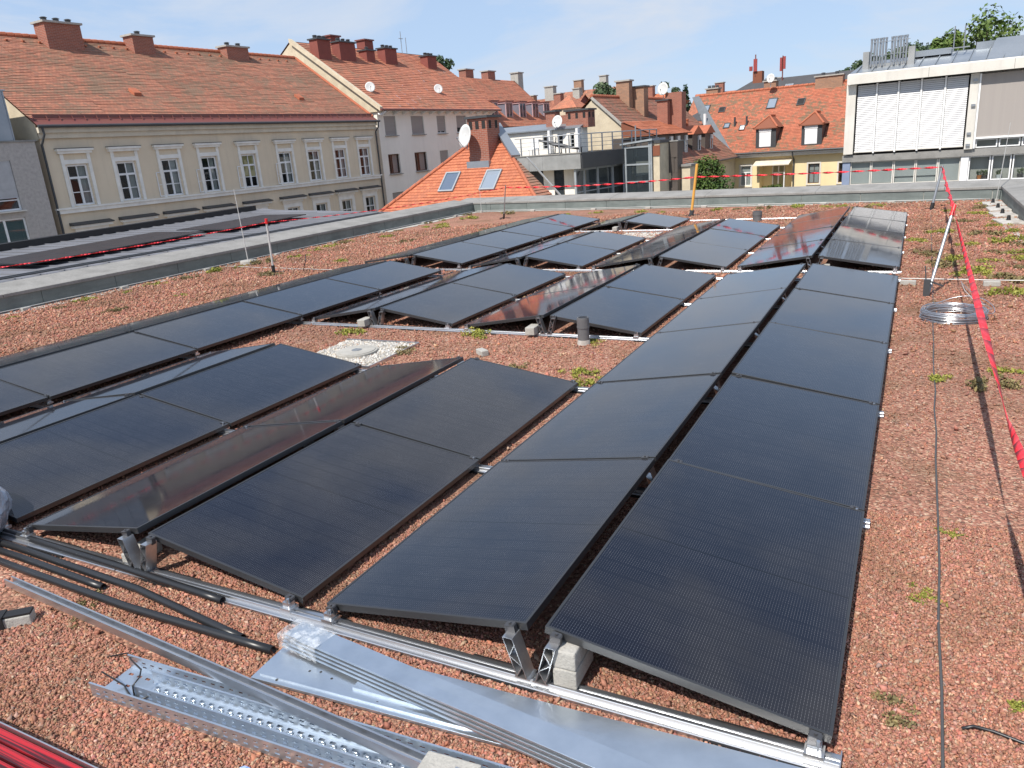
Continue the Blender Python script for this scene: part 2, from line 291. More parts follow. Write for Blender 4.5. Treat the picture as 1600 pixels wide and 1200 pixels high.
# ------------------------------------------------------------------ mesh helpers
class MB:
    def __init__(s): s.v = []; s.f = []; s.uv = []; s.mi = []
    def quad(s, a, b, c, d, uv=None, mi=0):
        i = len(s.v); s.v += [tuple(a), tuple(b), tuple(c), tuple(d)]; s.f.append((i, i+1, i+2, i+3)); s.uv.append(uv or [(0, 0)]*4); s.mi.append(mi); return s
    def tri(s, a, b, c, uv=None, mi=0):
        i = len(s.v); s.v += [tuple(a), tuple(b), tuple(c)]; s.f.append((i, i+1, i+2)); s.uv.append(uv or [(0, 0)]*3); s.mi.append(mi); return s
    def box(s, x0, x1, y0, y1, z0, z1, mi=0):
        i = len(s.v)
        s.v += [(x0, y0, z0), (x1, y0, z0), (x1, y1, z0), (x0, y1, z0), (x0, y0, z1), (x1, y0, z1), (x1, y1, z1), (x0, y1, z1)]
        for q in ((0, 3, 2, 1), (4, 5, 6, 7), (0, 1, 5, 4), (1, 2, 6, 5), (2, 3, 7, 6), (3, 0, 4, 7)):
            s.f.append(tuple(i+k for k in q)); s.uv.append([(0, 0)]*4); s.mi.append(mi)
        return s
    def obox(s, a, b, wd, ht, mi=0, side=None):
        """bar from a to b, wd wide (horizontal), ht high, centred"""
        a, b = Vector(a), Vector(b); d = (b-a).normalized()
        sd_ = side or d.cross(Vector((0, 0, 1)))
        if sd_.length < 1e-4: sd_ = Vector((1, 0, 0))
        sd_ = sd_.normalized(); up = sd_.cross(d).normalized(); i = len(s.v)
        for e in (a, b):
            for p, q in ((-1, -1), (1, -1), (1, 1), (-1, 1)): s.v.append(tuple(e + sd_*p*wd/2 + up*q*ht/2))
        for q in ((0, 1, 2, 3), (7, 6, 5, 4), (0, 4, 5, 1), (1, 5, 6, 2), (2, 6, 7, 3), (3, 7, 4, 0)):
            s.f.append(tuple(i+k for k in q)); s.uv.append([(0, 0)]*4); s.mi.append(mi)
        return s
    def ngon(s, pts, mi=0):
        i = len(s.v); s.v += [tuple(p) for p in pts]; s.f.append(tuple(range(i, i+len(pts)))); s.uv.append([(0, 0)]*len(pts)); s.mi.append(mi); return s
    def prism(s, pts, off, mi=0):
        """closed prism: polygon pts swept by vector off"""
        off = Vector(off); p2 = [Vector(p)+off for p in pts]; n = len(pts); i = len(s.v)
        s.v += [tuple(p) for p in pts] + [tuple(p) for p in p2]
        s.f.append(tuple(range(i+n-1, i-1, -1))); s.uv.append([(0, 0)]*n); s.mi.append(mi)
        s.f.append(tuple(range(i+n, i+2*n))); s.uv.append([(0, 0)]*n); s.mi.append(mi)
        for k in range(n):
            l = (k+1) % n; s.f.append((i+k, i+l, i+n+l, i+n+k)); s.uv.append([(0, 0)]*4); s.mi.append(mi)
        return s
    def tube(s, pts, r, n=8, closed=False, cap=True, mi=0):
        pts = [Vector(p) for p in pts]; rs = r if isinstance(r, (list, tuple)) else [r]*len(pts); i = len(s.v); L = len(pts)
        prev = None
        for k, p in enumerate(pts):
            a = pts[k-1] if (k > 0 or closed) else p; b = pts[(k+1) % L] if (k < L-1 or closed) else p
            d = (b-a).normalized()
            if prev is None:
                h = Vector((0, 0, 1)) if abs(d.z) < 0.9 else Vector((1, 0, 0)); x = d.cross(h).normalized()
            else: x = (prev - d*prev.dot(d)).normalized()
            prev = x; y = d.cross(x)
            for j in range(n):
                t = 2*math.pi*j/n; s.v.append(tuple(p + (x*math.cos(t) + y*math.sin(t))*rs[k]))
        for k in range(L if closed else L-1):
            for j in range(n):
                a = i+k*n+j; b = i+k*n+(j+1) % n; c = i+((k+1) % L)*n+(j+1) % n; d = i+((k+1) % L)*n+j
                s.f.append((a, b, c, d)); s.uv.append([(0, 0)]*4); s.mi.append(mi)
        if cap and not closed:
            s.f.append(tuple(i+j for j in range(n-1, -1, -1))); s.uv.append([(0, 0)]*n); s.mi.append(mi)
            s.f.append(tuple(i+(L-1)*n+j for j in range(n))); s.uv.append([(0, 0)]*n); s.mi.append(mi)
        return s
    def cyl(s, x, y, z0, z1, r, n=14, r2=None, mi=0): return s.tube([(x, y, z0), (x, y, z1)], [r, r if r2 is None else r2], n, mi=mi)
    def build(s, name, mats, parent=None, smooth=False, bevel=0, solid=0, z=0):
        me = bpy.data.meshes.new(name)
        v = s.v
        dz = (parent.get('_z', 0.0) if parent is not None else 0.0)
        if dz: v = [(a, b, c-dz) for a, b, c in v]
        me.from_pydata(v, [], s.f)
        uvl = me.uv_layers.new(name='UVMap'); flat = [c for q in s.uv for p in q for c in p]
        uvl.data.foreach_set('uv', flat)
        mats = mats if isinstance(mats, (list, tuple)) else [mats]
        for q in mats: me.materials.append(q)
        if len(mats) > 1: me.polygons.foreach_set('material_index', s.mi)
        if smooth: me.polygons.foreach_set('use_smooth', [True]*len(me.polygons))
        me.update()
        o = bpy.data.objects.new(name, me); COL.objects.link(o)
        if parent is not None: o.parent = parent
        if bevel:
            bv = o.modifiers.new('bevel', 'BEVEL'); bv.width = bevel; bv.segments = 2; bv.limit_method = 'ANGLE'; bv.angle_limit = R(40)
        if solid:
            sm = o.modifiers.new('solid', 'SOLIDIFY'); sm.thickness = solid; sm.offset = 0
        return o
def tag(o, label=None, cat=None, group=None, kind=None):
    if label: o['label'] = label
    if cat: o['category'] = cat
    if group: o['group'] = group
    if kind: o['kind'] = kind
    return o
def thing(name, label, cat, loc=(0, 0, 0), rz=0, group=None, z=None):
    """Empty at the thing's base; children are written in the frame of (loc.xy, rz) with absolute heights"""
    o = bpy.data.objects.new(name, None); COL.objects.link(o); o.empty_display_size = 0.2
    o.location = loc; o.rotation_euler = (0, 0, rz); o['_z'] = float(loc[2])
    return tag(o, label, cat, group)
def sub(o, name, mb, mat, **kw):
    """a part of part o (o sits at its parent's origin)"""
    o['_z'] = 0.0; par = o.parent
    dz = par.get('_z', 0.0) if par is not None else 0.0
    if dz: mb.v = [(a, b, c-dz) for a, b, c in mb.v]
    return mb.build(name, mat, o, **kw)
def share(src, parent, name=None, loc=(0, 0, 0), rot=(0, 0, 0), scale=None):
    c = src.copy(); COL.objects.link(c); c.parent = parent; c.location = loc; c.rotation_euler = rot
    if scale: c.scale = scale
    return c
def copy_tree(o, parent=None):
    c = o.copy(); COL.objects.link(c)
    if parent is not None: c.parent = parent
    for ch in list(o.children): copy_tree(ch, c)
    return c

# ------------------------------------------------------------------ building helpers (frame: x along facade, y into the building, z up)
def wall_open(mb, u0, u1, z0, z1, y, opens, depth=0.18, mi=0):
    us = sorted({u0, u1, *[q for o in opens for q in o[:2] if u0 < q < u1]}); zs = sorted({z0, z1, *[q for o in opens for q in o[2:4] if z0 < q < z1]})
    for i in range(len(us)-1):
        for j in range(len(zs)-1):
            cu, cz = (us[i]+us[i+1])/2, (zs[j]+zs[j+1])/2
            if any(o[0] < cu < o[1] and o[2] < cz < o[3] for o in opens): continue
            mb.quad((us[i], y, zs[j]), (us[i+1], y, zs[j]), (us[i+1], y, zs[j+1]), (us[i], y, zs[j+1]), mi=mi)
    for a, b, c, d in [o[:4] for o in opens]:
        c = max(c, z0); y2 = y+depth
        mb.quad((a, y, c), (a, y, d), (a, y2, d), (a, y2, c), mi=mi); mb.quad((b, y, c), (b, y2, c), (b, y2, d), (b, y, d), mi=mi)
        mb.quad((a, y, d), (b, y, d), (b, y2, d), (a, y2, d), mi=mi); mb.quad((a, y, c), (a, y2, c), (b, y2, c), (b, y, c), mi=mi)
def window(root, a, b, c, d, y, frame=None, bars=(), fw=0.06, curtain=None, pane=None, sill=None, blind=0.0, blind_mat=None, room=True, name='window'):
    """a..b across, c..d high, y = plane of the frame; bars: ('v', u) or ('h', z) or ('v', u, z0, z1) positions"""
    f = MB(); t = 0.05
    f.box(a, a+fw, y, y+t, c, d).box(b-fw, b, y, y+t, c, d).box(a+fw, b-fw, y, y+t, d-fw, d).box(a+fw, b-fw, y, y+t, c, c+fw)
    for q in bars:
        bw = q[4] if len(q) > 4 else 0.035
        if q[0] == 'v': f.box(q[1]-bw/2, q[1]+bw/2, y-0.004, y+t-0.006, (q[2] if len(q) > 2 else c+fw), (q[3] if len(q) > 3 else d-fw))
        else: f.box((q[2] if len(q) > 2 else a+fw), (q[3] if len(q) > 3 else b-fw), y-0.002, y+t-0.008, q[1]-bw/2, q[1]+bw/2)
    o = f.build(name, frame or M['white_paint'], root)
    g = MB(); g.quad((a+fw*.5, y+0.03, c+fw*.5), (b-fw*.5, y+0.03, c+fw*.5), (b-fw*.5, y+0.03, d-fw*.5), (a+fw*.5, y+0.03, d-fw*.5)); sub(o, 'pane', g, pane or M['glass'])
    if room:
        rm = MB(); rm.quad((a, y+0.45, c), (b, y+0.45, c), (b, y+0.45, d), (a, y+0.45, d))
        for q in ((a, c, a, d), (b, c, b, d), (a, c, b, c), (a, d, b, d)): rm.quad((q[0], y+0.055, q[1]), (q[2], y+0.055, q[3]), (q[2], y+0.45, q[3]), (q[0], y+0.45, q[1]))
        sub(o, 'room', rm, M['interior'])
    if curtain:
        cm = MB(); n = 10
        for (p, q) in curtain:
            for k in range(n):
                x0 = a+(b-a)*(p+(q-p)*k/n); x1 = a+(b-a)*(p+(q-p)*(k+1)/n); y0 = y+0.13+(0.02 if k % 2 else 0); y1 = y+0.13+(0 if k % 2 else 0.02)
                cm.quad((x0, y0, c+.05), (x1, y1, c+.05), (x1, y1, d-.03), (x0, y0, d-.03))
        sub(o, 'curtain', cm, M['curtain'])
    if blind:
        bm_ = MB(); zz = d-(d-c)*blind; n = max(3, int((d-zz)/0.07))
        for k in range(n):
            z0_, z1_ = zz+(d-zz)*k/n, zz+(d-zz)*(k+1)/n; bm_.quad((a+.02, y-0.035, z0_), (b-.02, y-0.035, z0_), (b-.02, y-0.05, z1_), (a+.02, y-0.05, z1_))
        bm_.box(a+.02, b-.02, y-0.06, y-0.02, zz-0.03, zz)
        sub(o, 'blind', bm_, blind_mat or M['shutter'])
    if sill:
        sb = MB(); sb.box(a-.08, b+.08, y-0.28, y-0.01, c-0.07, c-0.02); sub(o, 'sill', sb, sill)
    return o
def tiled(mb, P, slope_len, uL, uR, course=0.16, tw=0.18, lip=0.025, seed=0):
    """stepped tile courses. P(u, s) -> point at slope distance s; uL, uR: functions of s. Bottom course first."""
    n = max(1, int(round(slope_len/course))); nn = None
    for k in range(n):
        s0, s1 = slope_len*k/n, slope_len*(k+1)/n
        a, b = uL(s0), uR(s0); c, d = uL(s1), uR(s1)
        if b-a < 0.02 and d-c < 0.02: continue
        seg = max(1, int((b-a)/1.3)); jr = random.Random(seed*131+k)
        for j in range(seg):
            q0, q1 = j/seg, (j+1)/seg
            l0 = lip*jr.uniform(.7, 1.5); ds = jr.uniform(-.012, .012)
            A = P(a+(b-a)*q0, s0+ds, l0); B = P(a+(b-a)*q1, s0+ds, l0); Cc = P(c+(d-c)*q1, s1+0.02, 0.004); D = P(c+(d-c)*q0, s1+0.02, 0.004)
            ux0, ux1, ux2, ux3 = (a+(b-a)*q0)/tw, (a+(b-a)*q1)/tw, (c+(d-c)*q1)/tw, (c+(d-c)*q0)/tw
            e = seed+k
            mb.quad(A, B, Cc, D, uv=[(ux0, e+.02), (ux1, e+.02), (ux2, e+.98), (ux3, e+.98)])
            A2 = P(a+(b-a)*q0, s0+ds, -0.005); B2 = P(a+(b-a)*q1, s0+ds, -0.005)
            mb.quad(A2, B2, B, A, uv=[(ux0, e+.01), (ux1, e+.01), (ux1, e+.03), (ux0, e+.03)])
def slope_back(y0, z0, pitch, sgn=1):
    """roof plane rising into +y (sgn 1) or -y from the line y0, z0"""
    c_, s_ = math.cos(pitch), math.sin(pitch)
    return lambda u, s, h=0: (u, y0+sgn*(s*c_-h*s_), z0+s*s_+h*c_)
def slope_side(x0, z0, pitch, sgn=-1):
    """roof plane rising towards -x (sgn -1) or +x, u runs along y"""
    c_, s_ = math.cos(pitch), math.sin(pitch)
    return lambda u, s, h=0: (x0+sgn*(s*c_-h*s_), u, z0+s*s_+h*c_)
def chimney(root, x0, x1, y0, y1, z0, z1, mat, pots=0, cap=True, cap_mat=None, holes=False):
    o = MB().box(x0, x1, y0, y1, z0, z1).build('chimney', mat, root)
    if cap:
        c = MB().box(x0-.1, x1+.1, y0-.1, y1+.1, z1, z1+.1); sub(o, 'chimney_cap', c, cap_mat or M['concrete'])
    for k in range(pots):
        x = x0+(x1-x0)*(k+.5)/pots; c = MB().cyl(x, (y0+y1)/2, z1+.1, z1+.26, .15, 10).cyl(x, (y0+y1)/2, z1+.29, z1+.34, .20, 10, .12); sub(o, 'chimney_pot', c, M['anthracite'], smooth=False)
    if holes:
        c = MB(); n = 3
        for k in range(n):
            x = x0+(x1-x0)*(k+.5)/n; c.box(x-.09, x+.09, y0-.012, y0+.01, z1-.45, z1-.12)
        for k in range(2):
            y = y0+(y1-y0)*(k+.5)/2; c.box(x1-.01, x1+.012, y-.09, y+.09, z1-.45, z1-.12)
        sub(o, 'smoke_hole', c, M['interior'])
    return o
def skylight(root, P, u0, u1, s0, s1, mat=None, frame=None):
    f = MB(); fw = 0.07; h0, h1 = 0.03, 0.10
    def bar(a, b, c, d): f.prism([P(a, c, h0), P(b, c, h0), P(b, d, h0), P(a, d, h0)], Vector(P(a, c, h1))-Vector(P(a, c, h0)))
    bar(u0, u0+fw, s0, s1); bar(u1-fw, u1, s0, s1); bar(u0+fw, u1-fw, s0, s0+fw); bar(u0+fw, u1-fw, s1-fw, s1)
    o = f.build('skylight', frame or M['grey_frame'], root)
    g = MB().quad(P(u0+fw, s0+fw, .07), P(u1-fw, s0+fw, .07), P(u1-fw, s1-fw, .07), P(u0+fw, s1-fw, .07)); sub(o, 'pane', g, mat or M['skylight'])
    return o
def dish(label, x, y, z, r, face_az, tilt=25, group='satellite dishes on the roofs', mast=0.5, arm=True):
    t = thing('satellite_dish', label, 'satellite dish', (x, y, z), 0, group)
    a, el = R(face_az), R(tilt); d = Vector((math.sin(a)*math.cos(el), math.cos(a)*math.cos(el), math.sin(el)))
    xx = d.cross(Vector((0, 0, 1))).normalized(); yy = xx.cross(d); c = Vector((0, 0, mast+z)); mb = MB(); n, rings = 22, 4; i0 = 0
    for k in range(rings+1):
        rr = r*k/rings
        for j in range(n):
            q = 2*math.pi*j/n; mb.v.append(tuple(c + xx*rr*math.cos(q)*0.92 + yy*rr*math.sin(q) + d*(0.16*r*(k/rings)**2)))
    for k in range(rings):
        for j in range(n):
            mb.f.append((k*n+j, k*n+(j+1) % n, (k+1)*n+(j+1) % n, (k+1)*n+j)); mb.uv.append([(0, 0)]*4); mb.mi.append(0)
    mb.build('reflector', M['dish'], t, smooth=True, solid=0.012)
    MB().tube([(0, 0, z), tuple(c - d*0.12), tuple(c - d*.02)], 0.025, 8).build('mast', M['grey_metal'], t)
    if arm: MB().tube([tuple(c - yy*r*.95 + d*.1), tuple(c + d*r*0.95 - yy*r*.35)], 0.014, 6).tube([tuple(c + d*r*0.95 - yy*r*.35), tuple(c + d*r*.8 - yy*r*.25)], 0.035, 8).build('receiver_arm', M['grey_metal'], t)
    return t
def onto(d, r=1.0):
    return d

# ================================================================== THE ROOF
WX0, WX1, YF0, YF1 = -13.42, 1.97, 20.95, 19.42
deck = MB(); deck.quad((WX0, -7, 0), (WX1, -7, 0), (WX1, YF1, 0), (WX0, YF0, 0)).build('gravel_roof', M['gravel']); tag(bpy.data.objects['gravel_roof'], kind='structure')
def parapet(A, B, label, x_extra0=0.0, x_extra1=0.0, piece=3.0, panel=1.45, ph=0.0):
    d = Vector((B[0]-A[0], B[1]-A[1], 0)); L = d.length; rz = math.atan2(d.y, d.x)
    t = thing('parapet_wall', label, 'parapet', (A[0], A[1], 0), rz)
    MB().box(-x_extra0, L+x_extra1, 0.0, 0.70, -12, 0.275).build('wall', M['white_wall'], t)
    n = int((L+0.001)/panel)+1; x = -ph
    me = None
    while x < L:
        a, b = max(0.0, x)+.004, min(L, x+panel)-.004
        if b-a > .05: MB().box(a, b, -0.022 - random.uniform(0, .003), -0.002, -0.02, 0.272).build('cladding_panel', M['clad'], t, bevel=0.004)
        x += panel
    x = -x_extra0
    while x < L+x_extra1-.01:
        b = min(L+x_extra1, x+piece); c = MB()
        c.prism([(x+.003, -.045, .262), (x+.003, -.045, .318), (x+.003, .0, .330), (x+.003, .74, .425), (x+.003, .76, .36), (x+.003, .7, .28)], (b-x-.006, 0, 0))
        c.build('coping_piece', M['coping'], t, bevel=0.006); x = b
    return t
parapet((WX0, -7), (WX0, YF0), 'long parapet with wide pale grey coping along the left roof edge', 0, 0.0, ph=.4)
parapet((WX0, YF0), (WX1, YF1), 'far parapet with pale coping and grey green cladding at the roof end', .76, .76, ph=.7)
parapet((WX1, YF1), (WX1, 4), 'short dark parapet at the right edge of the roof', 0, 0.0, ph=.2)
# edge strip of pale fleece and stones along the foot of the parapets
def ribbon(pts, wd, z, name, mat, seed=0):
    mb = MB(); r_ = random.Random(seed); P_ = [Vector((*p, 0)) for p in pts]
    for a, b in zip(P_[:-1], P_[1:]):
        n = max(1, int((b-a).length/.25)); d = (b-a).normalized(); s_ = Vector((d.y, -d.x, 0)); pw = wd
        for k in range(n):
            p, q = a.lerp(b, k/n), a.lerp(b, (k+1)/n); qw = wd*r_.uniform(.75, 1.25)
            mb.quad(p+Vector((0, 0, z)), p+s_*pw+Vector((0, 0, z)), q+s_*qw+Vector((0, 0, z)), q+Vector((0, 0, z))); pw = qw
    return mb.build(name, mat)
tag(ribbon([(WX0+.025, -6), (WX0+.025, YF0-.03)], .30, .008, 'edge_strip', M['fleece'], 1), kind='structure')
tag(ribbon([(WX0+.03, YF0-.03), (WX1-.03, YF1-.03)], .22, .012, 'edge_strip', M['fleece'], 2), kind='structure')
tag(ribbon([(WX1-.03, YF1-.03), (WX1-.03, 12)], .34, .008, 'edge_strip', M['fleece'], 3), kind='structure')

# ------------------------------------------------------------------ solar panels
PIT, G1, G2, GAP = 1.745, 0.082, 0.156, 0.684
TILT = R(8.73); SW = 1.066; WC, HC = SW*math.cos(TILT), SW*math.sin(TILT); ROWX = 2*WC+G1+G2; LEN = PIT-0.020; Z0 = 0.09
XO = [0, -0.003, -0.026, 0.019]; ZO = [0, -0.012, -0.014, 0.036]; YO = [0, 0.011, 0.045, -0.012]
FAR0 = 5*PIT+GAP
def ky(k): return k*PIT if k < 10 else FAR0+(k-10)*PIT
fr = MB(); fw, fh = 0.012, 0.034
fr.box(0, SW, 0, fw, -fh, 0).box(0, SW, LEN-fw, LEN, -fh, 0).box(0, fw, fw, LEN-fw, -fh, 0).box(SW-fw, SW, fw, LEN-fw, -fh, 0)
FR = fr.build('frame', M['frame_black'], bevel=0.0012)
GL = MB().box(fw-.002, SW-fw+.002, fw-.002, LEN-fw+.002, -.009, -.0022).build('cell_glass', M['solar'])
present = {}
for r_ in range(4):
    near = [0, 1, 2, 3, 4] if r_ in (0, 3) else [0, 1, 3, 4]
    far = {0: [10, 11, 12, 13], 1: [10, 11, 12], 2: [10, 11, 13], 3: [10, 11, 12, 13]}[r_]
    for k in near+far: present[(r_, k)] = True
ROWN = ['rightmost ridge', 'second ridge from the right', 'third ridge from the right', 'leftmost ridge']
ORD = ['nearest', 'second', 'third', 'fourth', 'fifth']
first = True
def low_x(r_, side):
    x = -r_*ROWX + XO[r_]
    return x if side == 'R' else x-2*WC-G1
for r_ in range(4):
    for blk, ks in (('near block', [k for k in range(5)]), ('far block', [10, 11, 12, 13])):
        ks = [k for k in ks if (r_, k) in present]
        for i, k in enumerate(ks):
            for side in 'RL':
                lab = f"black solar panel on {'right' if side == 'R' else 'left'} slope of {ROWN[r_]}, {blk}, {ORD[i]}"
                t = bpy.data.objects.new('solar_panel', None); COL.objects.link(t); t.empty_display_size = .2
                tag(t, lab, 'solar panel', 'black solar panels in low ridges on the gravel roof')
                y = ky(k)+YO[r_]+.010; z = Z0+ZO[r_]
                jit = random.uniform(-.003, .003); tl = -TILT+random.uniform(-.006, .006)
                if r_ == 3 and side == 'L': tl = -R(6.7); z += .036
                if side == 'L': t.location = (low_x(r_, 'L')+jit, y, z); t.rotation_euler = (random.uniform(-.0025, .0025), tl, 0)
                else: t.location = (low_x(r_, 'R')+jit, y+LEN, z); t.rotation_euler = (random.uniform(-.0025, .0025), tl, math.pi)
                if first: FR.parent = t; GL.parent = t; first = False
                else: share(FR, t); share(GL, t)

# ------------------------------------------------------------------ mounting rails with brackets and clamps
def rail_profile(x0, x1, h=.034):
    mb = MB(); pr = [(-.050, 0.002), (-.050, .014), (-.046, .016), (-.024, .017), (-.022, h-.003), (-.020, h), (-.006, h), (-.005, h-.008), (.005, h-.008), (.006, h), (.020, h), (.022, h-.003), (.024, .017), (.046, .016), (.050, .014), (.050, .002)]
    mb.prism([(x0, a, b) for a, b in pr], (x1-x0, 0, 0)); return mb
def leg_mesh(sg):
    """folded ridge leg: two thin walls with diagonals between, leaning outwards"""
    mb = MB(); b0, b1 = sg*.018, sg*.060; t0, t1 = sg*.072, sg*.114; zb, zt = .034, .212; w2 = .034
    def wall(p, q, th=.003): mb.obox((p[0], 0, p[1]), (q[0], 0, q[1]), 2*w2, th, side=Vector((0, 1, 0)))
    def L_(a, b, s): return (a[0]+(b[0]-a[0])*s, a[1]+(b[1]-a[1])*s)
    A, B, C_, D = (b0, zb), (b1, zb), (t1, zt), (t0, zt)
    wall(A, D); wall(B, C_); wall(D, C_); wall(L_(A, D, .33), L_(B, C_, .05)); wall(L_(A, D, .33), L_(B, C_, .55)); wall(L_(A, D, .85), L_(B, C_, .55))
    mb.box(min(b0, b1)-.012, max(b0, b1)+.012, -w2, w2, zb, zb+.006)
    return mb
LEGR = LEGL = CL = CAP = PAD = None
legR = leg_mesh(1); legL = leg_mesh(-1)
cl = MB().box(-.032, .032, -.03, .03, .034, .052).box(-.022, .022, -.018, .018, .052, .078).cyl(.012, -.012, .052, .100, .007, 8)
cap_ = MB().box(-.018, .018, -.016, .016, 0, .0025).box(-.022, .022, -.012, .012, -.036, 0).cyl(0, 0, .003, .009, .006, 6)
pad_ = MB().box(-.17, .17, -.060, .060, -.004, .0135)
meshes = {}
def part(key, mb, mat, parent, loc, rot=(0, 0, 0)):
    if key not in meshes:
        o = mb.build(key[0], mat, None); meshes[key] = o; o.parent = parent; o.location = loc; o.rotation_euler = rot; return o
    return share(meshes[key], parent, None, loc, rot)
XL = low_x(3, 'L')-.06
for k in (0, 1, 2, 3, 4, 5, 10, 11, 12, 13, 14):
    y = ky(k); end0 = k in (0, 10); end1 = k in (5, 14)
    if k == 14: y = FAR0+4*PIT
    yy = y-.028 if end0 else (y+.028 if end1 else y)
    where = {0: 'at the front edge of the near panel block', 5: 'at the back edge of the near panel block', 10: 'at the front edge of the far panel block', 14: 'at the back edge of the far panel block'}.get(
        k, f"under the {['', 'first', 'second', 'third', 'fourth', 'fifth'][k % 10]} panel joint of the {'near' if k < 10 else 'far'} block")
    t = thing('mounting_rail', f'aluminium mounting rail across the roof {where}', 'mounting rail', (0, yy, 0), 0, 'aluminium cross rails under the solar panels')
    segs = [(XL, -7.02), (-7.01, -3.62), (-3.61, .03)]
    for a, b in segs: rail_profile(a, b).build('rail_profile', M['alu'], t)
    x = -.24
    while x > XL: part(('rubber_pad',), pad_, M['black'], t, (x, 0, 0)); x -= 1.0
    if k == 0 or k == 10: part(('end_plate',), MB().box(0, .004, -.052, .052, .001, .03), M['alu'], t, (.03, 0, 0))
    for r_ in range(4):
        adj = [(r_, k) in present, (r_, k-1) in present and k != 10]
        if not any(adj): continue
        dz = ZO[r_]; yo = YO[r_]*.5
        xr = low_x(r_, 'R')-WC-G1/2
        part(('ridge_bracket',), legR, M['alu'], t, (xr, yo, dz*.5)); part(('ridge_bracket', 2), legL, M['alu'], t, (xr, yo, dz*.5))
        zt = Z0+HC+dz
        for sg, xx in ((1, xr+.041+.06), (-1, xr-.041-.06)):
            o = part(('panel_clamp',), cap_, M['clamp'], t, (xx, yo if not (end0 or end1) else (yo+.014 if end0 else yo-.014), zt-.06*math.tan(TILT)+.001), (0, sg*TILT, 0))
        for xx, sg in ((low_x(r_, 'R')-.05, 1), (low_x(r_, 'L')+.05, -1)):
            part(('rail_clamp',), cl, M['alu'], t, (xx, yo, dz*.5)); part(('panel_clamp',), cap_, M['clamp'], t, (xx, yo if not (end0 or end1) else (yo+.014 if end0 else yo-.014), Z0+dz+.05*math.tan(TILT)+.001), (0, sg*TILT, 0))

# ------------------------------------------------------------------ concrete ballast and support blocks
def block(label, x, y, rz, lx=.1, ly=.2, lz=.08, z=0.0, stacked=False, tilt=0):
    t = thing('concrete_block', label, 'concrete block', (x, y, z), rz, 'grey concrete blocks on the roof'); t.rotation_euler = (tilt, 0, rz)
    t['_z'] = 0.0
    MB().box(-lx/2, lx/2, -ly/2, ly/2, 0, lz).build('slab' if stacked else 'block', M['concrete'], t, bevel=.006)
    if stacked: MB().box(-lx/2+.002, lx/2-.001, -ly/2+.001, ly/2-.002, lz+.001, 2*lz).build('slab', M['concrete'], t, bevel=.007)
    return t
xrA = low_x(0, 'R')-WC-G1/2; xrB = low_x(1, 'R')-WC-G1/2; xrC = low_x(2, 'R')-WC-G1/2
block('tall pair of concrete slabs on the front rail under the nearest right panel', xrA+.135, .055, R(2), .098, .2, .082, .034, True)
block('concrete block lying behind the front rail beside the left bracket pair', xrB-.155, .09, R(12), .1, .2, .08, .0)
block('small concrete wire holder block with a black clip at the left photo edge', -3.645, -.585, R(-48), .07, .14, .055, .0)
MB().box(-.042, .042, -.09, -.05, 0, .07).box(-.03, .03, -.07, .07, .055, .066).build('wire_clip', M['black'], bpy.data.objects['concrete_block.002'])
block('concrete block weighing down the perforated cable trays at the bottom', -1.10, -.66, R(-86), .10, .20, .07, .076)
block('concrete block on the rail left of the round vent pipe', xrB-.16, 3*PIT-.03, R(4), .11, .2, .085, .034)
block('concrete block on the rail behind the white drain patch', xrC-.16, 3*PIT-.02, R(4), .11, .2, .085, .034)
block('small concrete block with a clip behind the nearest panels', -3.79, 4.36, R(55), .08, .15, .06)
block('concrete block under the front of the far left ridge', low_x(3, 'R')-WC-G1/2-.16, FAR0-.03, R(3), .11, .2, .085, .034)
block('concrete block under the lone far panel pair', xrC-.16, ky(13)-.03, R(3), .11, .2, .085, .034)
block('concrete block under the front of the far right ridge', xrA+.15, FAR0-.02, R(3), .11, .2, .085, .034)
block('left wire holder block on the pale conductor crossing the right strip', .12, 8.56, R(88), .075, .18, .06)
block('right wire holder block on the pale conductor crossing the right strip', 1.03, 8.56, R(92), .075, .18, .06)
k_ = 0
for y in (5.2, 7.1, 9.1, 11.2, 13.3, 15.4, 17.5, 19.4):
    k_ += 1; block(f"small pale wire holder block at the left parapet foot, {['nearest','second','third','fourth','fifth','sixth','seventh','farthest'][k_-1]} of eight", WX0+.22, y, R(8), .08, .16, .06)
for i, x in enumerate((-10.9, -8.7, -6.9, -5.2, -3.6, -2.0, -.4)):
    block(f"small pale wire holder block at the far parapet foot, {['leftmost','second','third','middle','fifth','sixth','rightmost'][i]} of seven", x, YF0+(YF1-YF0)*(x-WX0)/(WX1-WX0)-.24, R(84), .08, .16, .06)
for i, (x, y) in enumerate(((1.70, 18.3), (1.72, 17.2), (1.72, 16.1), (1.73, 14.9))):
    t = thing('paving_slab', f"pale concrete slab along the right parapet, {['farthest','second','third','nearest'][i]} of four", 'paving slab', (x, y, 0), R(3*i), 'slabs along the right parapet')
    MB().box(-.2, .2, -.38, .38, 0, .05).build('slab', M['fleece'], t, bevel=.01); MB().cyl(0, .05, .05, .14, .04, 10, .025).build('wire_clip', M['black'], t)

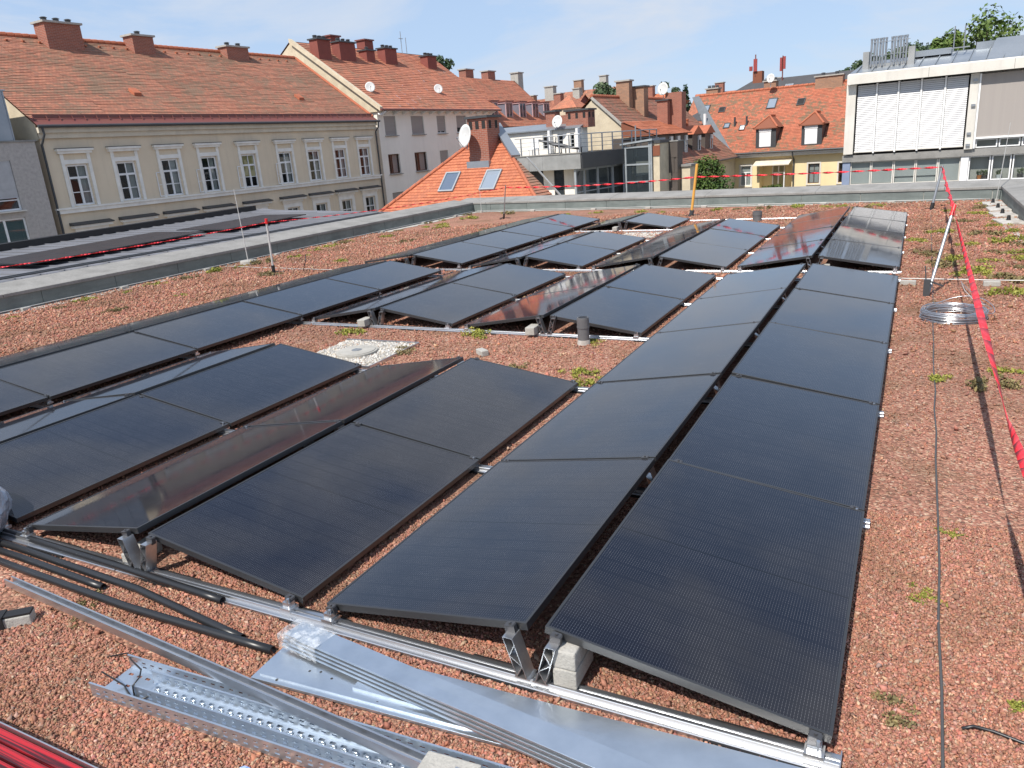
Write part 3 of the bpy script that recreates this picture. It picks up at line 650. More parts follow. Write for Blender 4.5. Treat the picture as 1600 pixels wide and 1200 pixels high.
# ------------------------------------------------------------------ loose gravel: real stones near the viewer, thinning with distance (one uncountable mass)
def under_panel(x, y):
    """how deep (m) a point lies inside the footprint of a panel pair; 0 outside"""
    dep = np.zeros_like(x)
    for (r_, k) in present:
        xr, y0 = low_x(r_, 'R'), ky(k)+YO[r_]
        dx = np.minimum(xr-x, x-(xr-2*WC-G1)); dy0 = y-y0; dy1 = y0+PIT-y
        front = (r_, k-1) in present; back = (r_, k+1) in present
        d = np.minimum(dx, np.minimum(np.where(front, 9, dy0), np.where(back, 9, dy1)))
        inside = (y >= y0) & (y <= y0+PIT) & (dx > 0)
        dep = np.where(inside, np.maximum(dep, d), dep)
    return dep
def make_gravel():
    n = 1500000
    # candidates in polar form round the viewer so that density falls with distance
    d = np.concatenate([rng.uniform(.9, 4.2, 720000), rng.uniform(4.2, 22, 380000)]); a = rng.uniform(R(-72), R(18), d.size)
    x = CAM.x+np.sin(a)*d; y = CAM.y+np.cos(a)*d
    nearm = d < 4.2
    dens = np.where(nearm, d/4.2, np.minimum(1.0, d/14))
    keep = rng.random(d.size) < dens
    keep &= (x > WX0+.03) & (x < WX1-.05) & (y < YF0-.1*(x-WX0)-.05)
    V = np.stack([x, y, np.zeros_like(x)], 1)-np.array(CAM); zc = V@np.array(Fv); px = 800+1184*(V@np.array(Rv))/zc; py = 600-1184*(V@np.array(Uv))/zc
    keep &= (zc > .3) & (px > -250) & (px < 1850) & (py > 200) & (py < 1420)
    keep &= under_panel(x, y) < .38
    for k_ in (0, 1, 2, 3, 4, 5, 10, 11, 12, 13, 14):
        y0 = ky(k_)+(-.028 if k_ in (0, 10) else (.028 if k_ in (5, 14) else 0)); keep &= ~((np.abs(y-y0) < .056) & (x < .035) & (x > XL))
    for (ax, ay, bx_, by_, w0, w1) in ((-2.78, -.79, -.35, -.675, -.012, .20), (-2.21, -.46, .3, -.30, -.008, .21), (-4.06, -.385, -2.7, -.51, -.022, .022), (-5.2, -1.36, -2.1, -1.36, -.02, .28)):
        L_ = math.hypot(bx_-ax, by_-ay); ux, uy = (bx_-ax)/L_, (by_-ay)/L_; p_ = (x-ax)*ux+(y-ay)*uy; q_ = -(x-ax)*uy+(y-ay)*ux
        keep &= ~((p_ > -.005) & (p_ < L_) & (q_ > w0) & (q_ < w1))
    x, y, d = x[keep], y[keep], d[keep]; k = x.size
    s = np.where(d < 4.2, .0056, .0056*(d/4.2)**.75)*np.exp(rng.normal(0, .33, k)); s = np.minimum(s, .03)
    base = np.array([[1, 0, 0], [0, 1, 0], [-1, 0, 0], [0, -1, 0], [0, 0, 1], [0, 0, -1]], float)
    P = base[None]*(1+rng.uniform(-.38, .38, (k, 6, 3))) + rng.uniform(-.3, .3, (k, 6, 3))
    P *= np.stack([np.ones(k)*1.25, rng.uniform(.65, 1.05, k), rng.uniform(.45, .8, k)], 1)[:, None, :]
    q = rng.normal(size=(k, 4)); q[:, 1:3] *= .55; q /= np.linalg.norm(q, axis=1)[:, None]; w_, a_, b_, c_ = q.T
    Rm = np.stack([1-2*(b_*b_+c_*c_), 2*(a_*b_-c_*w_), 2*(a_*c_+b_*w_), 2*(a_*b_+c_*w_), 1-2*(a_*a_+c_*c_), 2*(b_*c_-a_*w_), 2*(a_*c_-b_*w_), 2*(b_*c_+a_*w_), 1-2*(a_*a_+b_*b_)], 1).reshape(k, 3, 3)
    P = np.einsum('nij,nkj->nki', Rm, P)*s[:, None, None]
    P += np.stack([x, y, s*rng.uniform(.1, .75, k)], 1)[:, None, :]
    F = np.array([[0, 1, 4], [1, 2, 4], [2, 3, 4], [3, 0, 4], [1, 0, 5], [2, 1, 5], [3, 2, 5], [0, 3, 5]])
    faces = (F[None]+6*np.arange(k)[:, None, None]).reshape(-1)
    me = bpy.data.meshes.new('gravel'); nf = 8*k
    me.vertices.add(6*k); me.vertices.foreach_set('co', P.reshape(-1).astype(np.float32))
    me.loops.add(3*nf); me.loops.foreach_set('vertex_index', faces.astype(np.int32))
    me.polygons.add(nf); me.polygons.foreach_set('loop_start', np.arange(0, 3*nf, 3, dtype=np.int32))
    me.update(calc_edges=True)
    pal = np.array([[.255, .112, .085], [.31, .145, .108], [.21, .092, .072], [.35, .20, .15], [.27, .17, .12], [.155, .088, .068], [.41, .31, .235], [.235, .20, .17], [.31, .125, .08], [.105, .075, .06]])
    pr = np.array([.2, .19, .14, .11, .10, .08, .055, .045, .05, .03]); ci = rng.choice(len(pal), k, p=pr/pr.sum())
    colr = np.array([1.34, 1.32, 1.24])*(.64*pal[ci]+.36*np.array([.262, .126, .092]))*np.exp(rng.normal(0, .14, (k, 1)))*np.exp(rng.normal(0, .05, (k, 3)))
    ca = me.color_attributes.new('stone', 'FLOAT_COLOR', 'POINT'); c4 = np.ones((6*k, 4), np.float32); c4[:, :3] = np.repeat(colr, 6, 0); ca.data.foreach_set('color', c4.reshape(-1))
    me.materials.append(M['gravel_stone'])
    o = bpy.data.objects.new('gravel', me); COL.objects.link(o); tag(o, kind='stuff'); o['label'] = 'loose red crushed brick gravel covering the flat roof'; o['category'] = 'gravel'
    return k
print('STONES', make_gravel())
# white drain patches with round concrete covers
def pale_bed(label, cx, cy, sx_, sy_, rz, n, cover=True):
    t = thing('drain_patch', label, 'roof drain', (cx, cy, 0), rz, 'pale gravel squares round the roof drains')
    MB().box(-sx_/2, sx_/2, -sy_/2, sy_/2, 0, .014).build('bed', M['pale_stone'], t)
    mb = MB(); r_ = random.Random(n)
    for _ in range(n):
        x, y = r_.uniform(-sx_/2, sx_/2), r_.uniform(-sy_/2, sy_/2)
        if cover and math.hypot(x, y) < .24: continue
        s = r_.uniform(.011, .024); a = r_.uniform(0, 6.3); i = len(mb.v)
        for (p, q, h) in ((1, 0, 0), (0, .8, 0), (-1, .1, 0), (0, -.8, 0), (.1, 0, .8), (0, 0, -.5)):
            mb.v.append((x+s*(p*math.cos(a)-q*math.sin(a))*r_.uniform(.7, 1.2), y+s*(p*math.sin(a)+q*math.cos(a))*r_.uniform(.7, 1.2), .018+s*h*r_.uniform(.7, 1.2)))
        for f in ((0, 1, 4), (1, 2, 4), (2, 3, 4), (3, 0, 4), (1, 0, 5), (2, 1, 5), (3, 2, 5), (0, 3, 5)): mb.f.append(tuple(i+k for k in f)); mb.uv.append([(0, 0)]*3); mb.mi.append(r_.choice([0, 0, 1, 2]))
    o = mb.build('pebbles', [pm('white pebble', (.58, .56, .52), .9), pm('grey pebble', (.36, .35, .33), .9), pm('tan pebble', (.46, .40, .32), .9)], t); o['kind'] = 'stuff'
    if cover:
        c = MB().cyl(0, 0, .01, .045, .23, 32).cyl(0, 0, .045, .052, .205, 32); o = c.build('cover', M['concrete'], t, bevel=.004)
        c = MB().cyl(0, 0, .052, .056, .055, 16); 
        for k in range(5): c.box(-.045, .045, -.04+.018*k, -.032+.018*k, .056, .059)
        sub(o, 'grate', c, M['grey_metal'])
    for e in ((-sx_/2, sx_/2, sy_/2, sy_/2+.012), (-sx_/2, sx_/2, -sy_/2-.012, -sy_/2), (sx_/2, sx_/2+.012, -sy_/2, sy_/2)):
        MB().box(*e, 0, .035).build('edge_strip', M['alu'], t)
pale_bed('white pebble square round a concrete drain cover behind the near panels', -5.22, 4.08, 1.0, .96, R(2), 1500)
pale_bed('small white pebble square in the gap of the far panel block', -5.15, 13.75, .85, 1.0, R(2), 600, False)
# vent pipes
def vent(label, x, y, r, h, foot=True):
    t = thing('vent_pipe', label, 'vent pipe', (x, y, 0), 0, 'grey round vent pipes through the roof')
    MB().cyl(0, 0, 0, h*.64, r, 24).build('lower_pipe', M['vent'], t); MB().cyl(0, 0, h*.66, h-.01, r*1.05, 24).cyl(0, 0, h*.62, h*.68, r*1.09, 24).cyl(0, 0, h-.012, h, r*.98, 24).build('upper_sleeve', M['vent'], t)
    MB().cyl(0, 0, h, h+.002, r*.8, 20).build('opening', M['black'], t)
    if foot: MB().cyl(0, 0, 0, .05, r*1.15, 24, r*1.02).build('flashing', M['fleece'], t)
M['vent'] = pm('grey vent plastic', (0.10, 0.10, 0.105), .55, col2=(.14, .14, .14), scale=6)
vent('dark grey vent pipe standing in gravel behind the near panels', -2.9, 4.99, .062, .29)
vent('short dark vent pipe beyond the far panels', -3.06, 16.05, .10, .24, False)

# ------------------------------------------------------------------ plants on the roof
def leaf_mesh(name, mat, blobs, n, size, seed, flat=.5, up=.35):
    """many leaf-sized faces spread through blobs (x, y, z, rx, ry, rz)"""
    r_ = np.random.default_rng(seed); vol = np.array([b[3]*b[4]*b[5] for b in blobs])**.7; ci = r_.choice(len(blobs), n, p=vol/vol.sum()); B = np.array(blobs)[ci]
    d = r_.normal(size=(n, 3)); d /= np.linalg.norm(d, axis=1)[:, None]; rad = r_.random(n)**.45
    c = B[:, :3]+d*B[:, 3:]*rad[:, None]
    nrm = d*.6+r_.normal(size=(n, 3))*flat+np.array([0, 0, up]); nrm /= np.linalg.norm(nrm, axis=1)[:, None]
    t = np.cross(nrm, r_.normal(size=(n, 3))); t /= np.linalg.norm(t, axis=1)[:, None]; b = np.cross(nrm, t)
    s = size*np.exp(r_.normal(0, .3, n)); L = s[:, None]
    P = np.stack([c-t*L, c+b*L*.55+nrm*L*.12, c+t*L, c-b*L*.55+nrm*L*.12], 1)
    me = bpy.data.meshes.new(name); me.vertices.add(4*n); me.vertices.foreach_set('co', P.reshape(-1).astype(np.float32))
    me.loops.add(4*n); me.loops.foreach_set('vertex_index', np.arange(4*n, dtype=np.int32)); me.polygons.add(n); me.polygons.foreach_set('loop_start', np.arange(0, 4*n, 4, dtype=np.int32))
    me.update(calc_edges=True)
    at = me.attributes.new('tone', 'FLOAT', 'POINT'); tone = np.clip(r_.normal(.45, .22, n)+.25*np.sin(ci*2.4), 0, 1); at.data.foreach_set('value', np.repeat(tone, 4).astype(np.float32))
    me.materials.append(mat); return me
SED = []
for i in range(6):
    r_ = random.Random(i); bl = []
    for _ in range(r_.randint(7, 12)):
        a, q = r_.uniform(0, 6.3), r_.uniform(0, .13); bl.append((q*math.cos(a)*1.3, q*math.sin(a), .018, r_.uniform(.03, .06), r_.uniform(.03, .06), r_.uniform(.014, .03)))
    SED.append(leaf_mesh('sedum_clump', M['sedum' if i < 4 else 'sedum_dry'], bl, 520, .0085, i, flat=.8, up=.7))
sedum_at = [(-12.75, 4.72), (-12.6, 5.45), (-12.9, 7.57), (-12.75, 6.83), (-12.9, 9.02), (-12.73, 8.14), (-10.98, 8.63), (-11.13, 6.71), (-11.12, 5.42), (-12.73, 9.59), (-12.37, 10.99), (-12.62, 11.98), (-12.87, 15.61), (-12.85, 13.3),
 (-13.0, 13.62), (-12.3, 14.22), (-10.9, 13.38), (-13.1, 17.52), (-13.0, 18.35), (-13.0, 19.9), (-11.48, 19.9), (-4.05, 18.9), (-3.28, 18.87), (-2.54, 18.9), (-4.6, 18.9), (-1.86, 18.77), (-.7, 18.8), (1.5, 18.5), (.95, 18.8), (1.6, 15.1), (1.5, 14.4), (1.45, 12.37),
 (.56, 10.06), (.73, 9.3), (.9, 9.6), (1.41, 9.82), (.45, 11.06), (.28, 12.48), (.69, 10.63), (1.05, 9.31), (1.29, 9.0), (.85, 4.79), (.69, 4.4), (.39, 4.44), (.31, 1.12), (.27, 1.16), (.58, .49), (.2, .35), (-2.53, 3.95), (-2.36, 3.68), (-4.72, 4.33), (.37, 1.78),
 (-2.5, 5.55), (-2.8, 5.06), (-6.25, 5.5), (-3.35, -.42), (-3.45, -.31), (-4.3, 5.1), (1.5, 17.5), (1.35, 16.4), (1.2, 13.3), (1.3, 11.2), (-12.2, 17.0), (-11.7, 16.2), (-10.6, 10.3), (-9.9, 15.5), (-9.0, 19.0), (-6.8, 19.0), (1.7, 11.9), (-3.25, 4.0), (-5.9, 4.95), (-.05, -1.15), (1.65, 13.6), (1.75, 12.6), (1.1, 10.4), (1.55, 10.6), (1.2, 8.1), (.95, 12.0), (.6, 13.6), (1.0, 15.2), (1.55, 16.0), (.8, 17.2), (-12.9, 6.1), (-12.5, 10.2), (-12.8, 12.6), (-12.4, 16.5), (-12.2, 18.6), (-8.2, 19.2), (-6.0, 18.6), (-.9, 18.2), (-1.5, 18.9), (1.6, 9.4), (1.75, 11.0)]
reg_n = {}
ORDW = ['nearest', 'second', 'third', 'fourth', 'fifth', 'sixth', 'seventh', 'eighth', 'ninth', 'tenth', 'eleventh', 'twelfth', 'thirteenth', 'fourteenth', 'fifteenth', 'sixteenth', 'seventeenth', 'eighteenth', 'nineteenth', 'twentieth']+[f'{q} before the last twenty' for q in ()]+['twenty-'+q for q in ('first', 'second', 'third', 'fourth', 'fifth', 'sixth', 'seventh', 'eighth', 'ninth')]+['thirtieth']
for i, (x, y) in enumerate(sorted(sedum_at, key=lambda q: q[1])):
    o = bpy.data.objects.new('sedum_clump', SED[(i*5+i//3) % 6]); COL.objects.link(o); s = random.uniform(.7, 1.5)
    if y > 7: s *= 1.5
    if y < 2: s *= .5
    o.location = (x, y, 0); o.rotation_euler = (0, 0, random.uniform(0, 6.3)); o.scale = (s, s*random.uniform(.7, 1.1), s*random.uniform(.8, 1.2))
    if x < -9.5 and y < 17: reg = 'in the gravel along the left parapet'
    elif x > .15 and y < 3: reg = 'in the near right gravel strip'
    elif x > .15 and y < 8: reg = 'beside the wire coil on the right strip'
    elif x > .15 and y < 12.6: reg = 'round the leaning pole on the right strip'
    elif x > .15: reg = 'near the far right roof corner'
    elif y > 16: reg = 'along the foot of the far parapet'
    elif y > 3: reg = 'in the open gravel between panel groups'
    else: reg = 'among the loose metal in the foreground'
    reg_n[reg] = reg_n.get(reg, -1)+1
    tag(o, f'low sedum clump {reg}, '+('nearest to the viewer' if reg_n[reg] == 0 else ORDW[reg_n[reg]]+' from the front'), 'sedum', 'sedum clumps growing '+reg)

# ------------------------------------------------------------------ posts, rods, barrier tape, conductors
def post(name, label, cat, base, top, r, mat, cap=None, capmat=None, foot=None, group=None):
    t = thing(name, label, cat, (base[0], base[1], 0), 0, group); d = Vector(top)-Vector((*base, 0)); n = d.normalized()
    MB().tube([(0, 0, 0), tuple(d)], r, 12).build('pole', mat, t, smooth=False)
    if cap: MB().tube([tuple(d-n*cap), tuple(d+n*.012)], r*1.35, 12).build('cap', capmat, t)
    if foot:
        mb = MB().tube([(0, 0, .0), tuple(n*.16)], r*1.7, 10)
        for a in (20, 150, 265): mb.obox((0, 0, .05), (math.cos(R(a))*.22, math.sin(R(a))*.22, .012), .03, .012)
        mb.build('foot', foot, t)
    return t
PB = {'pole': (-11.1, 8.94, 1.06), 'rod': (-10.62, 18.15, .98), 'yellow': (-4.85, 17.55, 1.28), 'far': (.60, 17.9, .92), 'lean': (.545, 8.45, .945)}
post('marker_post', 'slim pale grey post with red top in gravel by the left parapet', 'post', (-11.13, 8.94), PB['pole'], .021, M['grey_light'] if 'grey_light' in M else M['white_cable'], .09, M['red'], M['black'])
post('marker_post', 'thin grey rod in a black foot near the far left roof corner', 'post', (-10.86, 18.34), PB['rod'], .016, M['grey_metal'], None, None, M['black'])
post('marker_post', 'orange yellow post at the far parapet holding the tape', 'post', (-4.99, 17.63), (-4.83, 17.6, 1.30), .034, M['yellow_paint'], None, None, M['anthracite'])
post('marker_post', 'slim grey post in front of the white building holding the tape corner', 'post', (.47, 17.6), (.62, 17.75, .95), .026, M['grey_metal'], None, None, M['black'])
t = post('leaning_pole', 'leaning aluminium pole with red taped top beside the right panels', 'pole', (.335, 7.86), (.548, 8.5, .98), .018, M['grey_metal'], .13, M['red'])
MB().box(-.05, .02, -.02, .03, 0, .2).obox((-.02, 0, .19), (.15, .05, .12), .02, .02).obox((-.03, 0, .2), (-.05, .0, .36), .014, .014).build('bracket_foot', M['anthracite'], t)
def tape(label, pts, twists, wd=.07, seed=0, sag=0.0):
    r_ = random.Random(seed); NT = max(26, int(twists*10)); mb = MB(); n = NT*(len(pts)-1); P_ = []
    for a, b in zip(pts[:-1], pts[1:]):
        a, b = Vector(a), Vector(b)
        for k in range(NT): q = k/NT; P_.append(a.lerp(b, q)-Vector((0, 0, sag*4*q*(1-q)*(b-a).length)))
    P_.append(Vector(pts[-1])); prev = None
    for k, p in enumerate(P_):
        d = (P_[min(k+1, n)]-P_[max(k-1, 0)]).normalized(); x = d.cross(Vector((0, 0, 1))).normalized(); y = x.cross(d)
        a = .6+2*math.pi*twists*k/n+.35*math.sin(k*.21+seed); w2 = wd/2*(.9+.1*math.sin(k*.33+seed)); e = (x*math.cos(a)+y*math.sin(a))*w2; cur = (p-e, p+e)
        if prev: mb.quad(prev[0], prev[1], cur[1], cur[0])
        prev = cur
    o = mb.build('barrier_tape', M['tape'], None, smooth=True, solid=.0015); tag(o, label, 'barrier tape', 'red barrier tape strung between the posts'); return o
tape('red barrier tape running from leaning pole toward the viewer on the right', [(.545, 8.48, .93), (.565, 1.6, .70), (.60, -.9, .80)], 1.25, .046, 1)
tape('short red tape span between grey post and leaning pole', [(.62, 17.75, .90), (.545, 8.5, .95)], 3, .07, 2, .006)
tape('red tape span from orange post to grey post before the yellow house', [(-4.86, 17.6, .98), (.61, 17.74, .92)], 9, .052, 3, .004)
tape('red tape span from thin rod to orange post before the dark penthouse', [(-10.64, 18.17, .93), (-4.86, 17.6, .98)], 9, .05, 4, .012)
tape('red tape span from red topped post to thin rod over the left parapet', [(-11.1, 8.94, 1.0), (-10.64, 18.17, .93)], 15, .024, 5, .010)
tape('red tape span from red topped post to the left photo edge', [(-11.1, 8.94, 1.0), (-11.4, 2.2, 1.0)], 11, .024, 6, .008)
def rod(label, base, h, lean=(0, 0), r=.008, foot=None, mat=None):
    t = thing('lightning_rod', label, 'lightning rod', (*base, 0), 0, 'thin lightning rods at the roof edge')
    MB().tube([(0, 0, 0), (lean[0]*h*.4, lean[1]*h*.4, h*.4), (lean[0]*h, lean[1]*h, h)], [r*1.3, r*1.1, r*.7], 8).build('rod', mat or M['white_cable'], t)
    if foot: MB().cyl(0, 0, 0, .085, foot, 24, foot*.97).build('concrete_base', M['concrete'], t, bevel=.01)
    else: MB().cyl(0, 0, 0, .06, .05, 10).build('foot', M['concrete'], t)
rod('tall thin lightning rod on a round concrete base by the left parapet', (-12.9, 10.0), 1.62, (-.03, 0), .009, .18)
rod('thin lightning rod at the far left corner of the parapet', (-12.9, 20.6), .95)
rod('tall thin lightning rod at the far right corner of the parapet', (1.82, 19.1), 1.75, (.06, 0))
def wire(name, label, pts, r, mat, cat='cable', group=None, n=8):
    o = MB().tube(pts, r, n).build(name, mat, None, smooth=True); tag(o, label, cat, group); return o
def wob(a, b, n, amp, z, seed):
    r_ = random.Random(seed); a, b = Vector(a), Vector(b); d = (b-a).normalized(); s_ = Vector((d.y, -d.x)); out_ = []
    for k in range(n+1):
        p = a.lerp(b, k/n)+s_*r_.uniform(-amp, amp); out_.append((p.x, p.y, z+r_.uniform(0, .006)))
    return out_
wire('ground_cable', 'dark thin cable lying along the right gravel strip', wob((.325, -.9), (.46, 17.5), 40, .006, .012, 1), .0055, M['dark_cable'])
wire('conductor_wire', 'pale conductor wire crossing the gravel right of the panels', wob((-.02, 8.66), (1.9, 8.55), 16, .012, .065, 2), .006, M['white_cable'])
wire('conductor_wire', 'pale conductor wire along the foot of the left parapet', wob((WX0+.2, 2), (WX0+.2, 20.6), 40, .02, .06, 3), .007, M['white_cable'])
wire('conductor_wire', 'pale conductor wire along the foot of the far parapet', wob((WX0+.3, YF0-.26), (1.7, YF1-.22), 40, .02, .06, 4), .007, M['white_cable'])
wire('conductor_wire', 'pale conductor wire from the left parapet past the red topped post', wob((-13.1, 9.6), (-9.6, 9.2), 18, .02, .02, 5), .006, M['white_cable'])
wire('black_cable', 'black cable end lying on the gravel at the lower right', [(.395, .305, .012), (.43, .325, .018), (.49, .325, .016), (.60, .30, .013), (.80, .25, .012), (1.2, .1, .012)], .006, M['black_plastic'])
wire('ground_cable', 'thin pale wire curling up from the wire coil', [(.70, 8.55, .06), (.72, 8.0, .05), (.78, 7.4, .06), (.86, 7.0, .09)], .004, M['white_cable'])
wire('black_cable', 'black cable hanging beside the pole by the left parapet', [(-10.55, 9.15, .02), (-10.5, 9.2, .2), (-10.52, 9.25, .32)], .008, M['black_plastic'])
# aluminium wire coil
t = thing('wire_coil', 'loose coil of shiny aluminium wire lying on the right gravel strip', 'wire coil', (.56, 6.72, 0))
mb = MB(); r_ = random.Random(5)
for k in range(34):
    R_ = .285+r_.uniform(-.035, .022); cx, cy = r_.uniform(-.010, .010), r_.uniform(-.010, .010); z = .008+.0029*k; tx, ty = r_.uniform(-.03, .03), r_.uniform(-.03, .03)
    mb.tube([(cx+R_*math.cos(a), cy+R_*math.sin(a), z+tx*math.cos(a)*.3+ty*math.sin(a)*.3+.006*math.sin(3*a+k)) for a in [2*math.pi*j/40 for j in range(40)]], .0042, 6, closed=True)
mb.build('windings', M['alu'], t, smooth=True)
MB().tube([(.06+.31*math.cos(a), .02+.30*math.sin(a), .10+.07*math.sin(a*1.0)**2+.03*math.sin(2*a)) for a in [2*math.pi*j/40 for j in range(40)]], .004, 6, closed=True).build('loose_loop', M['alu'], t, smooth=True)
MB().tube([(.30, .05, .09), (.36, .2, .07), (.30, .6, .05), (.22, 1.2, .05), (.15, 1.75, .05)], .004, 6).build('loose_end', M['alu'], t, smooth=True)

# ------------------------------------------------------------------ loose material in the foreground
def pipe(label, pts, r=.0185):
    t = thing('black_pipe', label, 'plastic pipe', (0, 0, 0), 0, 'black plastic pipes lying on the gravel')
    n = len(pts); fine = []
    for k in range(n-1):
        for j in range(6): q = j/6; fine.append(tuple(Vector(pts[k]).lerp(Vector(pts[k+1]), q)))
    fine.append(pts[-1])
    MB().tube(fine, r, 14, cap=False).build('tube_wall', M['black_plastic'], t, smooth=True, solid=.003)
    return t
pipe('black plastic pipe nearest the front rail, longest of four', [(-5.2, -.02, .024), (-4.5, -.03, .022), (-3.6, -.055, .03), (-2.78, -.085, .024)])
pipe('black plastic pipe crossing behind the short one, second from the rail', [(-5.2, -.12, .022), (-4.4, -.125, .022), (-3.3, -.17, .022), (-2.45, -.275, .022)])
pipe('short black plastic pipe with its open end facing the viewer', [(-5.2, -.17, .022), (-4.3, -.19, .022), (-3.50, -.225, .022)])
pipe('black plastic pipe farthest from the front rail, over the sedum', [(-5.2, -.22, .022), (-4.2, -.27, .022), (-3.2, -.31, .03), (-2.25, -.29, .022)])
# film wrapped conduit coil at the left edge
t = thing('conduit_coil', 'thick black conduit coil wrapped in crumpled silver film', 'conduit coil', (-5.01, -.27, 0))
mb = MB(); n1, n2 = 64, 26; r_ = random.Random(3); i0 = 0
for i in range(n1):
    a = 2*math.pi*i/n1
    for j in range(n2):
        b = 2*math.pi*j/n2; cr = .125*(1+.05*math.sin(7*a+3*b)+.05*r_.uniform(-1, 1)); rr = .29+cr*math.cos(b)
        mb.v.append((rr*math.cos(a), rr*math.sin(a), .165+cr*1.2*math.sin(b)))
for i in range(n1):
    for j in range(n2):
        mb.f.append((i*n2+j, ((i+1) % n1)*n2+j, ((i+1) % n1)*n2+(j+1) % n2, i*n2+(j+1) % n2)); mb.uv.append([(0, 0)]*4); mb.mi.append(1 if (i//3) % 9 in (4, 7) or (j in (19, 20, 21) and i % 5 < 2) else 0)
mb.build('film', [M['coil_film'], M['black_plastic']], t, smooth=False)
mb = MB()
for k in range(7): mb.tube([(.175*math.cos(a), .175*math.sin(a), .05+.036*k) for a in [2*math.pi*j/36 for j in range(36)]], .019, 8, closed=True)
mb.build('conduit', M['black_plastic'], t, smooth=True)
# long loose aluminium rail
def channel(a, b, wd, h, th, mat, name, parent):
    """open U channel from a to b"""
    a, b = Vector(a), Vector(b); d = (b-a).normalized(); s_ = Vector((d.y, -d.x, 0)).normalized(); up = s_.cross(d)
    pr = [(-wd/2, 0), (wd/2, 0), (wd/2, h), (wd/2-.008, h), (wd/2-.008, h-.003), (wd/2-th, h-.003), (wd/2-th, th), (-wd/2+th, th), (-wd/2+th, h-.003), (-wd/2+.008, h-.003), (-wd/2+.008, h), (-wd/2, h)]
    mb = MB(); mb.prism([a+s_*p+up*q for p, q in pr], b-a); return mb.build(name, mat, parent)
t = thing('loose_rail', 'long loose aluminium rail lying slanted over gravel and cable trays', 'aluminium rail')
channel((-4.06, -.385, .012), (-.70, -.70, .118), .042, .040, .004, M['alu'], 'rail', t)
mb = MB()
a, b = Vector((-4.06, -.385, .012)), Vector((-.70, -.70, .118))
for k in range(16):
    p = a.lerp(b, .04+k*.06); mb.box(p.x-.012, p.x+.012, p.y-.006, p.y+.006, p.z+.0042, p.z+.0052)
o = mb.build('slot', M['joint'], t)
# perforated cable trays
def tray(label, a, b, wd, h, slots=True, bumps=False, z=.004):
    d = Vector((b[0]-a[0], b[1]-a[1], 0)); L = d.length; rz = math.atan2(d.y, d.x)
    t = thing('cable_tray', label, 'cable tray', (a[0], a[1], 0), rz, 'perforated galvanised cable trays')
    n = int(L/.05)
    def side(y, nm):
        ops = []
        for k in range(n):
            x = .03+k*.05
            for zz in (z+h*.28, z+h*.62): ops.append((x, x+.022, zz, zz+.007))
        mb = MB(); us = sorted({0, L, *[q for o in ops for q in o[:2] if q < L]}); zs = sorted({z, z+h, *[q for o in ops for q in o[2:]]})
        oset = {(round(o[0], 4), round(o[2], 4)) for o in ops}
        for i in range(len(us)-1):
            for j in range(len(zs)-1):
                if (round(us[i], 4), round(zs[j], 4)) in oset: continue
                mb.quad((us[i], y, zs[j]), (us[i+1], y, zs[j]), (us[i+1], y, zs[j+1]), (us[i], y, zs[j+1]))
        mb.build(nm, M['galv'], t, solid=.0012)
        MB().box(0, L, y-.004, y+.004, z+h, z+h+.005).build('rolled_edge', M['galv'], t)
    side(0, 'side_wall'); side(wd, 'side_wall')
    mb = MB(); ops = []
    ys = [wd*.18, wd*.5, wd*.82]; us = [0]
    for k in range(n): us += [.03+k*.05, .055+k*.05]
    us.append(L); us = sorted({u for u in us if u <= L}); vs = [0.0]
    for y in ys: vs += [y-.006, y+.006]
    vs.append(wd)
    for i in range(len(us)-1):
        for j in range(len(vs)-1):
            if i % 2 == 1 and j % 2 == 1: continue
            mb.quad((us[i], vs[j], z), (us[i+1], vs[j], z), (us[i+1], vs[j+1], z), (us[i], vs[j+1], z))
    mb.build('tray_base', M['galv'], t, solid=.0012)
    if bumps:
        mb = MB()
        for k in range(n):
            x = .055+k*.05
            mb.tube([(x-.012, wd*.36, z), (x-.008, wd*.36, z+.006), (x+.008, wd*.36, z+.006), (x+.012, wd*.36, z)], .006, 6).tube([(x-.012, wd*.66, z), (x-.008, wd*.66, z+.006), (x+.008, wd*.66, z+.006), (x+.012, wd*.66, z)], .006, 6)
        o = mb.build('embossed_rib', M['galv'], t, smooth=True)
    return t
tray('wide perforated galvanised cable tray lying open on the gravel', (-2.78, -.79), (-.35, -.675), .19, .062)
tray('narrow perforated cable tray nested inside the wide tray', (-2.58, -.735), (-.35, -.635), .095, .060, bumps=True, z=.014)
wire('black_strap', 'black cable tie bent round the end of the nested trays', [(-2.95, -.60, .012), (-2.86, -.56, .03), (-2.74, -.62, .07), (-2.62, -.66, .085), (-2.575, -.70, .09), (-2.57, -.74, .08), (-2.57, -.745, .012)], .0035, M['black_plastic'], 'cable tie')
wire('black_strap', 'black cable tie lying across the bottom of the wide tray', [(-2.80, -.72, .066), (-2.70, -.70, .012), (-2.55, -.76, .02), (-2.48, -.72, .05)], .0035, M['black_plastic'], 'cable tie')
